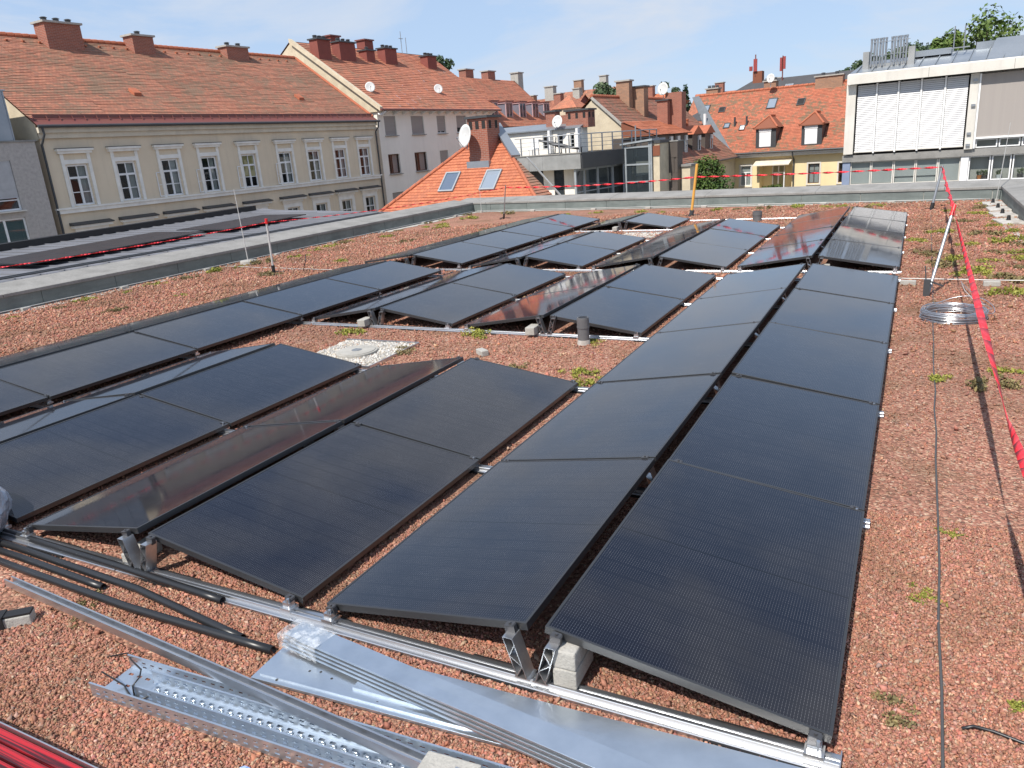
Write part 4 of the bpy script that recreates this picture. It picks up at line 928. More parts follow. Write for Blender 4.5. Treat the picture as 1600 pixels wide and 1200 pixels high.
# galvanised cover sheets
def sheet(label, a, b, wd, z0, z1, th=.0015, lip=.012):
    d = Vector((b[0]-a[0], b[1]-a[1], 0)); L = d.length; rz = math.atan2(d.y, d.x)
    t = thing('metal_sheet', label, 'metal sheet', (a[0], a[1], 0), rz, 'galvanised cover sheets stacked on the gravel')
    n = 14; mb = MB()
    for k in range(n):
        x0, x1 = L*k/n, L*(k+1)/n; q0, q1 = z0+(z1-z0)*k/n, z0+(z1-z0)*(k+1)/n
        w0 = .004*math.sin(k*.8); w1 = .004*math.sin((k+1)*.8)
        mb.quad((x0, 0, q0), (x1, 0, q1), (x1, wd*.5, q1+.001), (x0, wd*.5, q0+.001)); mb.quad((x0, wd*.5, q0+.001), (x1, wd*.5, q1+.001), (x1, wd, q1+w1*.4), (x0, wd, q0+w0*.4))
        mb.quad((x0, 0, q0), (x0, 0, q0-lip), (x1, 0, q1-lip), (x1, 0, q1)); mb.quad((x0, wd, q0+w0*.4), (x1, wd, q1+w1*.4), (x1, wd, q1-lip), (x0, wd, q0-lip))
    mb.build('sheet', M['galv'], t, solid=th); return t
sheet('wide galvanised sheet lying flat with a folded near edge', (-2.21, -.46), (.3, -.30), .205, .020, .022)
MB().box(.03, 2.45, .022, .034, .021, .030).build('folded_rib', M['galv'], bpy.data.objects['metal_sheet'])
mb = MB()
for x, y in ((.22, .11), (.27, .12), (.34, .10), (.45, .03), (.60, .04), (.12, .02), (1.25, .02)): mb.cyl(x, y, .0205, .0225, .006, 8)
mb.build('drill_hole', M['joint'], bpy.data.objects['metal_sheet'])
sheet('galvanised sheet along the front rail with a mirror bright far edge', (-1.75, -.36), (.25, -.275), .185, .034, .030)
for k in range(4):
    sheet(f"galvanised cover strip of the film wrapped diagonal stack, {['lowest', 'second from below', 'third from below', 'topmost'][k]}", (-2.215+.006*k, -.266+.0045*k), (-.15, -.509+.0045*k), .122-.007*k, .048+.016*k, .052+.016*k, lip=.009)
t = thing('film_wrap', 'crumpled clear film wrapped round the left end of the sheet stack', 'plastic film', (-2.222, -.262, 0), math.atan2(-.243, 2.06))
mb = MB(); r_ = random.Random(9); prof = [(-.006, .03), (-.007, .06), (-.006, .098), (.03, .103), (.07, .102), (.115, .101), (.126, .095), (.127, .06), (.126, .03)]
nx = 16
for i in range(nx+1):
    for (y, z) in prof: mb.v.append((-.008+.24*i/nx+r_.uniform(-.004, .004), y+r_.uniform(-.003, .001), z+r_.uniform(0, .005)))
m_ = len(prof)
for i in range(nx):
    for j in range(m_-1): mb.f.append((i*m_+j, (i+1)*m_+j, (i+1)*m_+j+1, i*m_+j+1)); mb.uv.append([(0, 0)]*4); mb.mi.append(0)
mb.f.append(tuple(range(m_))); mb.uv.append([(0, 0)]*m_); mb.mi.append(0)
mb.build('film', M['film'], t)
# red film wrapped rail bundle in the lower left corner
t = thing('rail_bundle', 'bundle of aluminium rails wrapped in shiny red film', 'rail bundle', (-5.2, -1.36, 0), R(0))
for k in range(5):
    mb = MB(); x1 = 3.05-.02*k; y = .035+.05*k; mb.box(0, x1, y-.024, y+.024, .01, .078); mb.build('wrapped_rail', M['red_film'], t, bevel=.012)
MB().box(0, 3.06, .264, .27, .004, .088).build('edge_rail', M['alu'], t, bevel=.002); MB().box(0, 3.06, -.012, .006, .004, .086).build('edge_rail', M['alu'], t, bevel=.002)
t = thing('plastic_scrap', 'small blue and white plastic scrap on gravel below the tray', 'plastic scrap', (-1.86, -.84, .012), R(15)); t['_z'] = 0.0
mb = MB(); mb.quad((-.02, -.008, 0), (.0, -.01, .008), (.002, .008, .012), (-.02, .007, .002)).quad((.0, -.01, .008), (.024, -.006, .002), (.022, .009, .003), (.002, .008, .012)); mb.build('scrap', M['blue_scrap'], t, solid=.001)

# ================================================================== THE TOWN
GZ = -12.0
gmb = MB(); gmb.quad((-3000, -3000, GZ), (3000, -3000, GZ), (3000, 3000, GZ), (-3000, 3000, GZ)); tag(gmb.build('ground', M['bounce_ground']), kind='structure')
def house(name, label, P, az, cat='building'):
    a = R(az); d = Vector((math.sin(a), math.cos(a)))
    return thing(name, label, cat, (P[0], P[1], GZ), math.atan2(d.y, d.x))
cF = lambda v: (lambda s: v)

# ---- neighbouring low dark roof with its own panels
na, nb, nc = Vector((-26.84, 12.54, 0)), Vector((-29.13, 26.84, 0)), Vector((-14.4, 14.0, -.35))
nn = (nb-na).cross(nc-na).normalized()
if nn.z < 0: nn = -nn
def nz_(x, y): return na.z-(nn.x*(x-na.x)+nn.y*(y-na.y))/nn.z
t = thing('low_roof_building', 'low dark metal roofed building beyond the left parapet', 'building', (-20, 12, GZ), 0)
L_ = lambda x, y, h=0: (x+20, y-12, nz_(x, y)+h)
pts = [(-14.16, -6), (-14.16, 24.8), (-20.4, 25.2), (-27.5, 26.2), (-29.1, 26.9), (-24.2, -4)]
MB().prism([L_(x, y, -.25) for x, y in pts], (0, 0, .25)).build('roof', M['dark_roof'], t)
MB().prism([(x+20, y-12, GZ) for x, y in [(-14.3, -5.8), (-14.3, 24.6), (-20.4, 25.0), (-27.3, 26.0), (-28.9, 26.6), (-24.0, -3.8)]], (0, 0, 11.3)).build('wall', M['grey_rough'], t)
dn = Vector((-29.13+26.84, 26.84-12.54)).normalized(); pn = Vector((dn.y, -dn.x))
for k in range(46):
    q = Vector((-26.84, 12.54))+dn*(-14.5+.64*k); e = q+pn*(12.3); e = q+pn*max(.5, (-14.2-q.x)/pn.x)
    if e.y > 24.9+ (q.x-e.x)*0: e = q.lerp(e, max(0.0, min(1.0, (24.9-q.y)/(e.y-q.y))) if abs(e.y-q.y) > .1 else 1.0)
    if (e-q).length < .5: continue
    MB().obox(L_(q.x, q.y, .018), L_(e.x, e.y, .018), .03, .03).build('roof_seam', M['dark_roof'], t)
MB().obox(L_(-24.6, -1.5, .11), L_(-28.95, 26.0, .11), .42, .22).build('black_parapet', M['black'], t)
for off in (0, .22):
    MB().tube([L_(-19.6+off, y, .10) for y in (-4, 4, 12, 19, 23.8)], .022, 8).build('snow_guard', M['anthracite'], t)
nrot = math.atan2(dn.y, dn.x)-math.pi/2
GL2 = MB().box(.010, SW-.010, .010, LEN-.010, -.009, -.0022).build('cell_glass', pm('dull cells with painted brown reflection', (.020, .015, .013), .42, col2=(.03, .021, .018), scale=1.5))  # brown reflection of the tiled roof is put into the cell colour
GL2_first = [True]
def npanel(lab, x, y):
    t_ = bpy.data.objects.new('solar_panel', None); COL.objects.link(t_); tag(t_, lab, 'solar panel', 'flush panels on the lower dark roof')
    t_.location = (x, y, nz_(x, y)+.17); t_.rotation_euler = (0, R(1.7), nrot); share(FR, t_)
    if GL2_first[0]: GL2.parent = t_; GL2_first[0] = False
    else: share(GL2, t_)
cnt = 0
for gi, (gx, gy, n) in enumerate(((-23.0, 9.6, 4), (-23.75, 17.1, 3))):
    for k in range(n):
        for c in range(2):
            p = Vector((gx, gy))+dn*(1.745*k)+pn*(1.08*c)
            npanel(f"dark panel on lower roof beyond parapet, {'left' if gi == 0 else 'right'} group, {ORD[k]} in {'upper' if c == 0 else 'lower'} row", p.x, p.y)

# ---- beige house
B0 = (-35.56, 22.42); BU0, BU1 = -2.05, 22.0
t = house('beige_house', 'long beige house with white framed windows and weathered orange tile roof', B0, 2.3)
CW = [-.58, 1.99, 4.57, 7.12, 9.99, 12.95, 15.50, 18.03, 20.54]
ops = [(c-.52, c+.52, .88, 2.78) for c in CW]+[(c-.50, c+.50, -2.55, -.62) for c in CW]
mb = MB(); wall_open(mb, BU0, BU1, GZ, 4.5, 0, ops, .14)
mb.quad((BU0, 0, GZ), (BU0, 13.5, GZ), (BU0, 13.5, 4.4), (BU0, 0, 4.4)).quad((BU1, 0, GZ), (BU1, 0, 4.4), (BU1, 13.5, 4.4), (BU1, 13.5, GZ))
mb.build('wall', M['beige'], t)
MB().ngon([(BU0-.09, -.1, 3.9), (BU0-.09, 13.5, 3.9), (BU0-.09, 13.5, 4.64), (BU0-.09, 6.75, 9.38), (BU0-.09, -.1, 4.58)]).build('gable_wall', M['cream'], t)
MB().box(BU0-.05, BU1+.02, -.14, -.003, 3.98, 4.22).box(BU0-.08, BU1+.04, -.26, -.003, 4.22, 4.46).build('cornice', M['cornice'], t)
MB().box(BU0-.05, BU1+.02, -.13, -.003, .58, .76).box(BU0-.08, BU1+.03, -.19, -.003, .76, .84).build('string_course', M['beige_trim'], t)
PB_ = slope_back(-.32, 4.52, R(35))
rf = MB(); tiled(rf, slope_back(-.32+.62*math.cos(R(35)), 4.52+.62*math.sin(R(35)), R(35)), 8.0, cF(BU0-.12), cF(BU1+.12), .155, .18); 
back = slope_back(13.82, 4.52, R(35), -1); rf.quad(back(BU0-.1, 0), back(BU0-.1, 8.6), back(BU1+.1, 8.6), back(BU1+.1, 0)); ro = rf.build('roof', M['tile_old'], t)
MB().quad(PB_(BU0-.12, -.1, .02), PB_(BU1+.12, -.1, .02), PB_(BU1+.12, .63, .02), PB_(BU0-.12, .63, .02)).build('eave_sheet', M['red_metal'], t)
g = MB().tube([(BU0-.15, -.42, 4.50), (BU1+.15, -.42, 4.50)], .075, 10); g.build('gutter', M['anthracite'], t)
g = MB().obox(PB_(BU0, .62, .12), PB_(BU1, .62, .12), .03, .16); n = 40
for k in range(n): u = BU0+(BU1-BU0)*k/(n-1); g.obox(PB_(u, .4, .05), PB_(u, .62, .14), .03, .03)
g.build('snow_guard', M['red_metal'], t)
rt = MB(); apex = PB_(0, 8.58); rz_ = apex[2]; ry_ = apex[1]
for k in range(62): u = BU0+(BU1-BU0)*k/62; rt.tube([(u, ry_, rz_+.03), (u+(BU1-BU0)/62-.02, ry_, rz_+.05)], .13, 8)
sub(ro, 'ridge_tiles', rt, M['ridge_tile'])
vt = MB()
for k in range(27): u = BU0+.6+k*.85; a = PB_(u, 8.0, .03); vt.box(u-.06, u+.06, a[1]-.09, a[1]+.05, a[2]-.02, a[2]+.05)
sub(ro, 'vent_tile', vt, M['ridge_tile'])
vd = MB().tube([PB_(BU1+.05, s, .06) for s in (.5, 3, 6, 8.55)], .10, 8); sub(ro, 'verge_tiles', vd, M['ridge_tile'])
for u0_, s_ in ((4.9, 2.75), (17.0, 2.6)):
    a = PB_(u0_, s_, .02); v_ = MB().prism([PB_(u0_-.22, s_, .03), PB_(u0_+.22, s_, .03), PB_(u0_+.22, s_+.5, .02), PB_(u0_-.22, s_+.5, .02)], (0, -.02, .16)); sub(ro, 'roof_hatch', v_, M['ridge_tile'])
chimney(t, 3.0, 5.0, 5.75, 6.7, 8.3, 10.10, M['brick'], 3); chimney(t, 8.15, 9.55, 5.85, 6.7, 8.4, 9.85, M['brick'], 1); chimney(t, 15.1, 16.95, 5.95, 6.8, 8.4, 9.72, M['brick'], 2)
MB().tube([(BU1-.02, -.42, 4.45), (BU1-.02, -.38, 4.1), (BU1-.05, -.12, 3.8), (BU1-.05, -.10, GZ)], .055, 8).build('downpipe', M['anthracite'], t)
MB().tube([(BU0+.02, -.42, 4.45), (BU0+.05, -.40, 4.15), (BU0-.02, -.14, 3.7), (BU0-.02, -.12, GZ)], .055, 8).build('downpipe', M['anthracite'], t)
CURT = [[(.55, .95)], [(.6, .95)], [(.62, .95)], [(.66, .92)], None, [(.5, .95)], [(.55, .95)], [(.05, .3), (.5, .95)], [(.5, .95)]]
for i, c in enumerate(CW):
    su = MB().box(c-.90, c+.90, -.22, -.003, 3.40, 3.50).box(c-.84, c+.84, -.14, -.003, 3.28, 3.40)
    su.box(c-.74, c-.58, -.06, -.003, .85, 3.28).box(c+.58, c+.74, -.06, -.003, .85, 3.28).box(c-.58, c+.58, -.055, -.003, 2.80, 3.0)
    wo = window(t, c-.52, c+.52, .88, 2.78, .07, bars=(('h', 2.17, c-.44, c+.44, .10), ('v', c, .96, 2.12, .11), ('v', c, 2.22, 2.70, .04), ('h', 1.5, c-.43, c+.43, .04)), fw=.085, curtain=CURT[i])
    sub(wo, 'surround', su, M['beige_trim']); hc = MB().box(c-.92, c+.92, -.24, -.003, 3.502, 3.53); sub(wo, 'hood_sheet', hc, M['anthracite'])
    if i == 4:
        yb = MB().quad((c-.45, .13, 1.5), (c+.45, .13, 1.5), (c+.45, .13, 2.74), (c-.45, .13, 2.74)); sub(wo, 'blind', yb, M['yellow_blind'])
    if i in (2, 3, 4, 5):
        a = R(174 if i < 5 else 165); s = MB(); h0, h1 = .92, 2.12; ux, uy = math.cos(a), -math.sin(a)
        A = lambda q, z: (c-.50+ux*q, .02+uy*q, z)
        s.obox(A(0, h0), A(0, h1), .05, .03).obox(A(.48, h0), A(.48, h1), .05, .03).obox(A(0, h0), A(.48, h0), .03, .05).obox(A(0, h1), A(.48, h1), .03, .05).obox(A(0, 1.5), A(.48, 1.5), .03, .03); sub(wo, 'open_sash', s, M['white_paint'])
    h = MB().prism([(c-1.05, -.38, -.02), (c-1.05, -.38, .03), (c-1.05, -.003, .13), (c-1.05, -.003, -.02)], (2.1, 0, 0)).build('lower_hood', M['anthracite'], t)
    hl = MB().box(c-1.0, c+1.0, -.30, -.004, -.14, -.022).box(c-.86, c+.86, -.12, -.003, -.30, -.14).box(c-.8, c+.8, -.06, -.003, -.52, -.30); sub(h, 'hood_moulding', hl, M['beige_trim'])
    if i > 3:
        su = MB().prism([(c-.80, -.07, -2.55), (c-.54, -.07, -2.55), (c-.54, -.07, -.58), (c+.54, -.07, -.58), (c+.54, -.07, -2.55), (c+.80, -.07, -2.55), (c+.80, -.07, -.52), (c-.80, -.07, -.52)], (0, .067, 0))
        wo = window(t, c-.50, c+.50, -2.55, -.62, .07, bars=(('h', -1.25, c-.46, c+.46, .06), ('v', c)), fw=.055, curtain=[(.55, .95)]); sub(wo, 'surround', su, M['beige_trim'])

# ---- grey house at the left edge
t = house('grey_house', 'rough grey rendered house with blue grey metal top at left edge', (B0[0]+.3, B0[1]), 2.3)
mb = MB(); wall_open(mb, -11, -2.47, GZ, 3.86, 0, [(-6.6, -3.74, .98, 3.10), (-6.6, -3.72, -1.1, .64)], .16)
mb.quad((-2.47, 0, GZ), (-2.47, 6, GZ), (-2.47, 6, 3.86), (-2.47, 0, 3.86)); mb.build('wall', M['grey_rough'], t)
MB().box(-11, -2.42, -.06, 6, 3.862, 3.93).build('roof_edge', M['coping'], t)
tb = MB().box(-11, -3.05, .45, 5, 3.94, 6.03).build('metal_attic', M['zinc'], t)
s = MB()
for u in (-3.1, -3.75, -4.4, -5.05): s.box(u-.015, u+.015, .425, .449, 3.95, 6.0)
s.box(-11, -2.98, .40, 5, 6.031, 6.09); sub(tb, 'seam', s, M['zinc'])
window(t, -6.6, -3.74, .98, 3.10, .08, bars=(('v', -4.72, 1.02, 3.06, .07), ('h', 1.42, -6.55, -3.8, .05)), fw=.07, blind=.74, blind_mat=pm('grey lilac blind', (.50, .50, .51), .8), sill=M['white_metal'])
window(t, -6.6, -3.72, -1.1, .64, .08, bars=(('v', -4.62, -1.05, .6, .09),), fw=.07, pane=glass_mat('green tinted glass', (.10, .15, .15), .35))

# ---- off white apartment house
WP = (-35.20, 45.62)
t = house('apartment_house', 'off white apartment house with tall tile roof and row of chimneys', WP, 2.3)
wins = [(.72, 2.12), (4.05, 5.70), (7.55, 8.78), (10.45, 11.98), (13.6, 14.9)]
ops = [(a, b, 3.54, 4.90) for a, b in wins]+[(a, b, .76, 2.18) for a, b in wins]+[(a, b, -2.0, -.62) for a, b in wins]
mb = MB(); wall_open(mb, -.02, 16.4, GZ, 5.42, 0, ops, .22); mb.quad((16.4, 0, GZ), (16.4, 14, GZ), (16.4, 14, 5.4), (16.4, 0, 5.4)).quad((-.02, 0, GZ), (-.02, 0, 5.4), (-.02, 14, 5.4), (-.02, 14, GZ))
mb.build('wall', M['white_wall'], t)
MB().ngon([(-.17, -.2, 5.2), (-.17, -.2, 5.55), (-.17, 7.25, 10.74), (-.17, 14.4, 5.85), (-.17, 14.4, 5.2)]).build('gable_wall', M['cream'], t)
PW = slope_back(-.62, 5.36, R(34.8)); SLW = 9.45
rf = MB(); tiled(rf, PW, SLW, lambda s: -.22, lambda s: 17.1+.08*s, .30, .26, .03, 100); ro = rf.build('roof', M['tile_white_house'], t)
bk = slope_back(15.2, 5.36, R(34.8), -1); mb = MB().quad(bk(-.2, 0), bk(-.2, 9.6), bk(17.8, 9.6), bk(17.1, 0)); sub(ro, 'back_slope', mb, M['tile_white_house'])
vb = MB().prism([(-.42, -.66, 5.20), (-.42, 7.2, 10.68), (-.42, 7.2, 10.98), (-.42, -.66, 5.50)], (.34, 0, 0)); vb.build('verge_band', M['cream'], t)
MB().tube([(-.4, -.72, 5.30), (16.9, -.72, 5.30)], .08, 10).build('gutter', M['red_metal'], t)
mb = MB()
for k in range(14): u = .8+k*1.18; mb.prism([(u-.09, -.62, 5.22), (u-.09, -.02, 5.22), (u-.09, -.02, 4.98)], (.18, 0, 0))
mb.box(-.02, 16.5, -.6, -.004, 5.23, 5.30); o = mb.build('eave_bracket', M['white_paint'], t); 
MB().tube([(.1, -.70, 5.2), (.05, -.4, 4.98), (-.05, -.15, 5.05)], .09, 10).build('downpipe', M['white_paint'], t)
for i, (a, b) in enumerate(wins):
    if i < 4: window(t, a, b, 3.54, 4.90, .12, fw=.06, bars=(('v', (a+b)/2),), blind=[.97, .97, .85, .68, .97][i], sill=M['coping'])
    else: window(t, a, b, 3.54, 4.90, .12, fw=.06, blind=.97, sill=M['coping'])
    window(t, a, b, .76, 2.18, .12, frame=M['brown_frame'] if i < 2 else None, fw=.07, bars=(('v', a+.42, .8, 2.1, .09),) if i < 2 else (), curtain=[(.55, .95)] if i < 2 else None, blind=0 if i < 2 else .97, sill=M['coping'])
    window(t, a, b, -2.0, -.62, .12, fw=.06, blind=.9, sill=M['coping'])
for (u0_, u1_, y0_, z1_) in ((.35, 1.75, 5.1, 10.75), (2.9, 4.75, 5.2, 10.75), (6.2, 7.25, 5.3, 10.35), (8.5, 10.1, 5.2, 10.65), (14.3, 15.7, 5.0, 10.35)):
    chimney(t, u0_, u1_, y0_, y0_+.8, 8.4, z1_, M['chimney_red'], 3 if u1_-u0_ > 1.2 else 1, cap_mat=M['anthracite'])
for u in (4.4, 8.6): chimney(t, u, u+1.1, 7.3, 8.2, 10.2, 11.55, M['chimney_red'], 0, cap_mat=M['red_metal'])
a_ = math.sin(R(2.3)); 
def wpt(u, y, z): return (WP[0]+.0401*u-.9992*y, WP[1]+.9992*u+.0401*y, z)
dish('white satellite dish left of two on the apartment house roof', *wpt(1.3, 1.4, 6.4), .40, 135, 22, mast=.65)
dish('white satellite dish right of two on the apartment house roof', *wpt(10.4, 1.5, 6.5), .40, 135, 22, mast=.65)
th = thing('roof_antenna', 'thin pair of antenna masts on the apartment house ridge', 'antenna', wpt(13.6, 7.2, 10.7), 0)
MB().tube([(0, 0, 10.5), (0, 0, 12.6)], .03, 6).tube([(.2, .45, 10.5), (.2, .45, 12.1)], .03, 6).box(-.05, .05, -.3, .3, 12.0, 12.03).build('mast', M['grey_metal'], th)

# ---- brown roofed house with five dormers, next in the row
t = house('dormer_house', 'house with five pinkish framed dormers on a brown tile roof', WP, 2.3)
MB().box(16.5, 29.4, .0, 11, GZ, 3.75).build('wall', M['white_wall'], t)
P3 = slope_back(-.55, 3.85, R(43)); rf = MB(); tiled(rf, P3, 7.1, lambda s: 16.45, lambda s: 29.9-.1*s, .2, .2, .025, 300); ro = rf.build('roof', M['tile_white_house'], t)
bk = slope_back(9.83, 3.85, R(43), -1); mb = MB().quad(bk(16.5, 0), bk(16.5, 7.1), bk(29.4, 7.1), bk(29.9, 0)).tri((29.7, -.4, 3.9), (29.7, 9.7, 3.9), (29.4, 4.64, 8.75)); sub(ro, 'back_slope', mb, M['tile_brown'])
M['pink_frame'] = pm('pinkish painted frame', (.55, .36, .36), .6); M['dormer_side'] = pm('blue grey dormer cheek', (.16, .16, .2), .7)
for i, u in enumerate((17.6, 20.4, 23.1, 25.8, 28.3)):
    d = MB().box(u-.62, u+.62, .45, 2.6, 4.5, 6.0).build('dormer', M['dormer_side'], t)
    f = MB().box(u-.70, u+.70, .40, 2.9, 6.002, 6.16).box(u-.66, u-.54, .38, .449, 4.5, 6.0).box(u+.54, u+.66, .38, .449, 4.5, 6.0).box(u-.04, u+.04, .40, .449, 4.6, 5.98); sub(d, 'dormer_frame', f, M['pink_frame'])
    g = MB().quad((u-.54, .43, 4.55), (u+.54, .43, 4.55), (u+.54, .43, 5.98), (u-.54, .43, 5.98)); sub(d, 'pane', g, M['glass'])
    r = MB().box(u-.78, u+.78, .25, 3.2, 6.162, 6.24); sub(d, 'dormer_roof', r, M['red_metal'])
for u, y in ((20.9, 5.2), (24.9, 5.1)): chimney(t, u-.7, u+.7, y-.4, y+.4, 8.2, 9.45, M['brick'], 0)
chimney(t, 29.9, 31.0, 4.4, 5.3, 7.5, 9.5, M['concrete'], 0)

# ---- hip roofed orange house in front
HPX = (-17.57, 26.87)
t = house('hip_roof_house', 'bright orange hip roofed house with two skylights behind the far parapet', HPX, 95)
p45 = R(45); PH = slope_back(-1.5, -1.82, p45); sc_ = math.cos(p45)
hipL = lambda s: -4.35+(s*sc_-1.5)*1.31; hipR = lambda s: 4.1-(s*sc_-1.5)*1.235
rf = MB(); tiled(rf, PH, 4.72/sc_, hipL, hipR, .17, .19, .028, 500); ro = rf.build('roof', M['tile_bright'], t)
PR_ = slope_side(4.1+1.5*1.235, -1.82, math.atan(1/1.235)); c2 = math.cos(math.atan(1/1.235))
SM_ = 3.42*1.235/c2
rs = MB(); tiled(rs, PR_, SM_, lambda s: -1.5+s*c2/1.235, lambda s: -1.5+s*c2/1.235+.15+2.6*(1-s/SM_), .17, .19, .028, 700); sub(ro, 'side_slope', rs, M['tile_old'])  # side slope darker than the front: its shade put into the tile colour
PL_ = slope_side(-4.35-1.5*1.31, -1.82, math.atan(1/1.31), 1); ls = MB(); c3 = math.cos(math.atan(1/1.31)); ls.tri(PL_(-1.5, 0), PL_(9, 0), PL_(-1.5+6.15/1.31, 6.15/c3)); sub(ro, 'left_slope', ls, M['tile_bright'])
hp = MB()
for sg, fn in ((-1, hipL), (1, hipR)):
    A = Vector(PH(fn(0), 0, .03)); Bq = Vector(PH(fn(4.6/sc_), 4.6/sc_, .03)); n = 22
    for k in range(n): hp.tube([A.lerp(Bq, k/n), A.lerp(Bq, (k+.93)/n)+Vector((0, 0, .015))], .085, 8)
sub(ro, 'hip_tiles', hp, M['ridge_tile'])['kind'] = 'stuff'
MB().box(-6.2, 5.8, -1.2, 11.5, GZ, -1.9).build('wall', M['cream'], t)
A = Vector(PH(hipR(3.35/sc_), 3.35/sc_, .1))+Vector((.12, .1, .06)); Bq = Vector(PH(hipR(4.75/sc_), 4.75/sc_, .1))+Vector((.02, .1, .1))
MB().obox(A, Bq, .42, .10).build('zinc_flashing', M['zinc'], t)
A2 = Vector((4.4, .5, .2)); MB().obox(A+Vector((.25, .5, -.1)), (4.75, 1.3, -.45), .07, .05).build('zinc_flashing', M['fascia'], t)
c = chimney(t, -.42, .62, 1.75, 2.75, 1.2, 3.36, M['brick'], 0, cap_mat=M['anthracite'], holes=True)
f = MB().box(-.5, .70, 1.55, 1.74, 1.15, 1.55); sub(c, 'chimney_flashing', f, M['zinc'])
PH0 = slope_back(0, -.32, p45)
for a, b in ((-1.55, -.72), (.70, 1.50)): skylight(t, PH0, a, b, .90, 2.02, M['skylight'] if a > 0 else glass_mat('blue skylight', (.12, .18, .26), .3))
dish('large white satellite dish on the brick chimney of the hip roof', -17.72, 28.25, 2.1, .50, 205, 12, mast=.55)

# ---- dark penthouse with roof terrace
PP = (-16.83, 39.36)
t = house('penthouse', 'grey penthouse with railed roof terrace and recessed glass wall', PP, 95)
MB().prism([(-4.6, 0, .60), (0, 0, .60), (.82, 9.8, .60), (-4.6, 9.8, .60)], (0, 0, .80)).build('terrace_slab', M['joint'], t)
for a, b in ((-4.6, -3.42), (-3.41, -2.5), (-2.49, -.01)): MB().box(a, b, -.05, -.003, .58, 1.42).build('fascia_panel', M['fascia'], t)
MB().box(-4.62, .06, -.09, .0, 1.423, 1.48).build('edge_trim', M['coping'], t)
def prp(y, off=0): return (.015+.0837*y+off, y)
MB().prism([(*prp(0, .002), .58), (*prp(0, .06), .58), (*prp(6.0, .06), .58), (*prp(6.0, .002), .58)], (0, 0, .86)).build('fascia_panel', M['anthracite'], t)  # fascia side turned from the sun, its shade painted as dark metal
MB().box(-6, -.6, .9, 9.8, -12, .59).build('core_wall', M['anthracite'], t)
MB().box(-3.0, -2.28, .85, .895, -1.5, .58).build('wall_panel', M['white_wall'], t)
window(t, -2.25, -1.62, -1.5, .56, .84, frame=M['anthracite'], fw=.05, room=False, pane=M['tower_glass']); MB().box(-1.6, -.78, .85, .895, -1.5, .58).build('wall_panel', M['white_wall'], t)
for k, (a, b) in enumerate(((.15, 1.0), (1.05, 2.5), (2.6, 4.3), (4.4, 6.2))):
    A, Bq = prp(a, -.5), prp(b, -.5); f = MB()
    for p in (A, Bq): f.box(p[0]-.06, p[0]+.06, p[1]-.06, p[1]+.06, -2.5, .59)
    f.obox((*A, .5), (*Bq, .5), .06, .12).obox((*A, -.75), (*Bq, -.75), .05, .06); o = f.build('window_bay', M['grey_frame'], t)
    g = MB().quad((*A, -2.5), (*Bq, -2.5), (*Bq, .56), (*A, .56)); sub(o, 'pane', g, M['tower_glass'])
MB().tube([(*prp(6.3, .1), -2.5), (*prp(6.3, .1), 2.75)], .045, 8).build('flue_pipe', M['grey_metal'], t)
rail = MB()
pth = [(-4.3, -.02)]+[(-.02, -.02)]+[prp(y) for y in (3, 6, 9.4)]
for z, r in ((2.46, .034), (2.2, .014), (1.98, .014), (1.76, .014)): rail.tube([(*p, z) for p in pth], r, 6)
ro = rail.build('railing', M['grey_metal'], t)
pp = MB()
for x in (-3.9, -3.0, -2.06, -1.35, -.7, -.02): pp.box(x-.03, x+.03, -.05, .01, 1.48, 2.46)
for y in (1.2, 2.4, 3.6, 4.8, 6.0, 7.2, 8.4, 9.4): p = prp(y); pp.box(p[0]-.03, p[0]+.03, y-.03, y+.03, 1.40, 2.46)
sub(ro, 'railing_post', pp, M['grey_metal'])
bw = MB(); WO = [(-5.45, -5.1, 1.75, 2.6), (-4.35, -3.95, 1.75, 2.6), (-3.42, -3.12, 1.75, 2.6)]
wall_open(bw, -9.5, -2.62, 1.0, 2.93, 5.3, WO, .1); bw.quad((-2.62, 5.3, 1.0), (-2.62, 6.2, 1.0), (-2.62, 6.2, 2.9), (-2.62, 5.3, 2.9)); bw.build('back_wall', M['white_wall'], t)
for a, b, c, d in WO: window(t, a, b, c, d, 5.35, fw=.05, frame=M['grey_frame'])
MB().box(-9.5, -4.62, 0, 5.29, .9, 1.36).build('terrace_floor', M['joint'], t)
MB().prism([(-9.5, 5.1, 2.88), (-9.5, 5.1, 2.96), (-9.5, 6.3, 3.32), (-9.5, 6.3, 3.22)], (6.95, 0, 0)).build('zinc_roof', M['zinc'], t)
for a in (-4.85, -2.82): MB().box(a, a+.16, 4.9, 5.28, 1.36, 2.87).build('white_pier', M['white_paint'], t)
chimney(t, -5.30, -4.62, 5.6, 6.3, 2.9, 4.0, M['brick'], 0, cap_mat=M['anthracite']); chimney(t, -3.78, -2.2, 5.5, 6.5, 2.9, 3.92, M['brick'], 0, cap_mat=M['anthracite'], holes=True)
MB().box(-4.62, -3.78, 6.0, 6.2, 2.9, 3.75).build('parapet_brick', M['brick'], t)
dish('white satellite dish between the two terrace chimneys', -20.45, 44.6, 2.9, .40, 185, 15, mast=.45)
for (a, b, lab) in (((-3.2, 2.5, 1.52), (-.6, 4.0, 1.6), 'dark folded parasol lying on the terrace'), ):
    o = thing('garden_parasol', lab, 'parasol', PP+(1.4,), math.radians(-5)); MB().tube([(-3.6, 1.6, 2.3), (-2.4, 1.8, 1.95), (-1.0, 2.0, 1.62)], [.06, .13, .04], 10).tube([(-2.6, 1.7, 1.45), (-2.5, 1.75, 2.4)], .035, 6).build('canopy', M['anthracite'], o); MB().box(-2.85, -2.25, 1.45, 2.0, 1.42, 1.5).build('base', M['anthracite'], o)
o = thing('terrace_chair', 'white chair on the terrace behind the railing', 'chair', PP+(1.4,), math.radians(-5))
